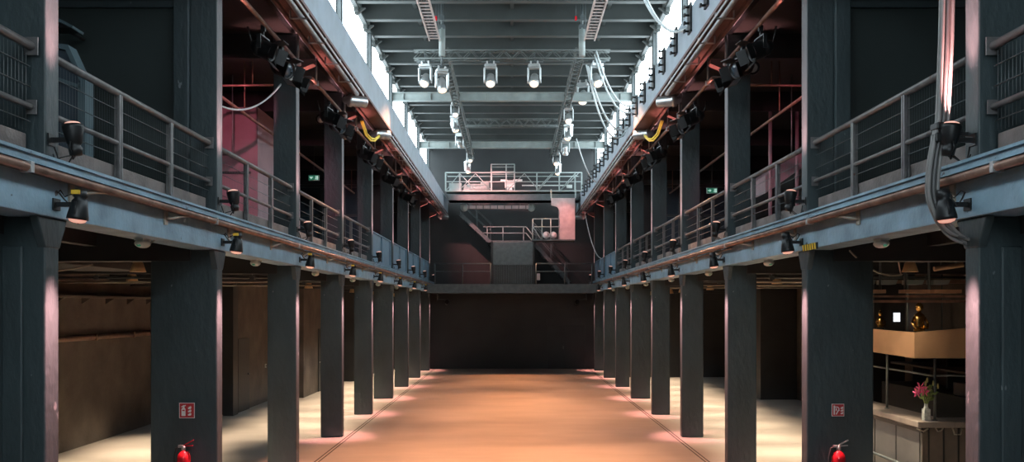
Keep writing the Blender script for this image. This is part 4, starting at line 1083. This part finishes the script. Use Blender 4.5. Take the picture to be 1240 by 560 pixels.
for nm, x, y, sc, z in (('larger golden figurine on the corner of the bar canopy', 7.22, 16.1, 1.0, 2.26), ('smaller golden figurine on the left side of the bar canopy', 7.2, 17.75, .62, 2.42)):
    t = thing('golden_figurine', nm, 'figurine', (x, y, z), 'golden figurines on the bar canopy')
    Z = .30 if sc == 1 else .32
    m = Matrix.Translation((x, y, z)) @ Matrix.Diagonal((sc, sc, sc, 1))
    G().lathe([(0, 0), (.13, 0), (.13, .30), (.10, .31), (0, .31)], m, 16).build('pedestal', M_BLACK, t)
    m = Matrix.Translation((x, y, z + .31*sc)) @ Matrix.Diagonal((sc, sc*.8, sc, 1))
    G().lathe([(0, 0), (.095, 0), (.10, .05), (.08, .16), (.10, .25), (.08, .31), (.035, .34), (.03, .37), (0, .38)], m, 18).build('body', M_GOLD, t)
    G().ell((x, y, z + (.31+.44)*sc), (.065*sc, .065*sc, .085*sc), 14).ell((x, y, z + (.31+.54)*sc), (.03*sc, .03*sc, .03*sc), 10).build('head', M_GOLD, t)
    g = G()
    for sx in (-1, 1):
        g.path([(x+sx*.09*sc, y, z+.57*sc), (x+sx*.14*sc, y-.02*sc, z+.47*sc), (x+sx*.10*sc, y-.09*sc, z+.38*sc), (x+sx*.03*sc, y-.11*sc, z+.40*sc)], .024*sc, 8)
    g.build('arm', M_GOLD, t)
# vase with flowers
x, y = (1121.5-620)*15.3/F, 15.3
t = thing('flower_vase', 'square glass bottle vase of pink lilies on the bar counter', 'vase', (x, y, 1.1))
G().box(x-.055, x+.055, y-.055, y+.055, 1.1, 1.30).lathe([(.05, 1.30), (.03, 1.33), (.03, 1.37), (.038, 1.385), (.0, 1.385)], Matrix.Translation((x, y, 0)), 14).build('bottle', mat('frosted_bottle_glass', (.42, .45, .42), .12, var=.3, scale=20), t, bevel=.012)
def petal(g, c, d, L_, w_):
    d = Vector(d).normalized(); sd = d.orthogonal().normalized(); up = d.cross(sd)
    c = Vector(c)
    g.quad([c, c+d*L_*.5+sd*w_, c+d*L_ + up*L_*.15, c+d*L_*.5-sd*w_], .004)
t2 = t
g = G(); st = G()
for i in range(9):
    a = i*2.4; h = .2+.10*((i*37) % 5)/5
    tip = Vector((x + .13*math.cos(a), y+.09*math.sin(a), 1.38+h))
    st.path([(x, y, 1.30), (x+.03*math.cos(a), y+.03*math.sin(a), 1.40), tip], .006, 6)
    for j in range(5):
        f = .35 + .15*j; c = Vector((x, y, 1.36)).lerp(tip, f)
        petal(st, c, (math.cos(a+j*2.1), math.sin(a+j*2.1), .5), .11, .022)
st.build('stems_and_leaves', M_LEAF, t)
for (dx, dz, rr) in ((-.13, .30, .12), (-.19, .22, .10), (-.06, .24, .10)):
    c = Vector((x+dx, y-.05, 1.36+dz))
    for j in range(6): petal(g, c, (math.cos(j*PI/3)*.8, -.45, math.sin(j*PI/3)*.8), rr, .035)
g.build('lily_blossom', M_PINK, t)
g = G()
for (dx, dz) in ((.02, .40), (-.01, .34), (.12, .35), (.2, .30), (.06, .28)):
    g.ell((x+dx, y, 1.38+dz), (.018, .018, .05), 8)
g.build('bud', M_DRYST, t)
# back bar
t = thing('back_bar', 'dark back bar cabinet with shelf behind the counter', 'cabinet', (8.6, 18.6, 0))
G().box(8.3, 9.2, 16.6, 20.4, 0, 1.35).build('cabinet_body', M_WALL, t, bevel=.01)
G().box(8.5, 9.28, 16.6, 20.4, 1.75, 1.79).build('shelf', M_AWALL, t)
g = G()
for yy in (17, 18.6, 20.2): G().box(8.9, 9.28, yy-.03, yy+.03, 1.35, 2.2).build('shelf_upright', M_STEEL, t)
g.bm.free()
t = thing('coffee_machine', 'black boxy machine on the back bar right of the vase', 'machine', (8.55, 16.8, 1.35))
G().box(8.35, 8.8, 16.7, 17.2, 1.35, 1.60).build('casing', M_BLACK, t, bevel=.02)
G().cbox((8.5, 16.69, 1.5), (.2, .02, .08)).build('panel', M_STEEL, t)
tag(G().box(9.26, 9.3, 15.9, 16.0, 1.55, 1.75).box(9.255, 9.3, 15.93, 15.97, 1.6, 1.7).build('price_card', M_COUNT), 'small pale card on the wall behind the bar', 'card')
# lighting frame hanging over the bar
t = thing('suspended_rack', 'dark hanging rack of rods, timber pads and trays over the bar', 'frame', (7, 14, 3.2))
D = 14.0
g = G()
for px, top, bot in ((1066, 320, 354), (1096, 280, 352), (1125, 270, 352)):
    p0, p1 = at(px, top, D), at(px, bot, D)
    g.tube((p1.x, D, 4.02), p1, .022, 8)
g.build('rod', M_STEEL, t)
for a, b in ((1040, 1069), (1092, 1122), (1128, 1160)):
    p0, p1 = at(a, 353.5, D), at(b, 352, D)
    G().box(p0.x, p1.x, D-.12, D+.12, p0.z-.025, p0.z+.03).build('timber_pad', M_TIMB, t)
for a, b in ((1049, 1058), (1066, 1084), (1097, 1116), (1127, 1147)):
    p0, p1 = at(a, 341, D), at(b, 338, D)
    G().prism([(p0.x, p0.z-.05), (p1.x-.03, p0.z-.05), (p1.x, p0.z+.02), (p0.x, p0.z+.02)], D-.1, D+.15, 'y').build('lamp_tray', M_GIRD, t)
G().box(at(1040, 0, D).x, 8.4, D+.15, D+.22, 3.38, 3.43).box(at(1040, 0, D).x, 8.4, D+.02, D+.06, 3.16, 3.19).box(at(1040, 0, D).x, 8.4, D+.3, D+.36, 3.08, 3.12).build('cross_bar', M_COPPER, t)
p0, p1 = at(1131, 326, 13.0), at(1166, 321, 13.0)
t = thing('tube_lamp', 'warm tan tube under the right aisle ceiling beside the first column', 'lamp', p0)
G().tube(p0, p1, .035, 10).build('tube', M_TIMB, t)
G().tube(p0+Vector((.1, 0, 0)), (p0.x+.1, 13, 4.02), .01).tube(p1-Vector((.1, 0, 0)), (p1.x-.1, 13, 4.02), .01).build('hanger', M_STEEL, t)
cable(sag(at(1029, 304, 11.9), at(1092, 333, 13.5), .12), .013, M_BRK, 'thin tan cable drooping from the wide column to the hanging frame')
cable(sag(at(1083, 284, 12.2), at(1091, 332, 13.5), .05), .010, M_COPPER, 'thin reddish cable dropping behind the right gallery beam')
# pillar and small lit window in the right aisle
struct(G().box(8.1, 9.28, 29.6, 30.1, 0, 4.0).build('trim_6', M_WALL), 'broad black pillar in the right aisle', 'pillar')
struct(G().box(7.05, XO-.002, 21.5, 21.7, 0, 4.01).build('wall_right_bar', M_WALL), 'black cross wall behind the bar', 'wall')
p = at(1086, 384.5, 21.45)
wn = struct(G().box(p.x-.09, p.x+.09, 21.46, 21.499, p.z-.12, p.z+.12).build('window_bar', M_WALL), 'tiny bright window above the bar', 'window')
g = G()
for sx in (-1, 1):
    for q_ in range(3): g.box(p.x+sx*.042-.034, p.x+sx*.042+.034, 21.445, 21.46, p.z-.105+q_*.072, p.z-.105+q_*.072+.064)
g.build('pane', M_PANES, wn)

for o in list(bpy.data.objects):
    if o.type == 'EMPTY' and not o.children: bpy.data.objects.remove(o)
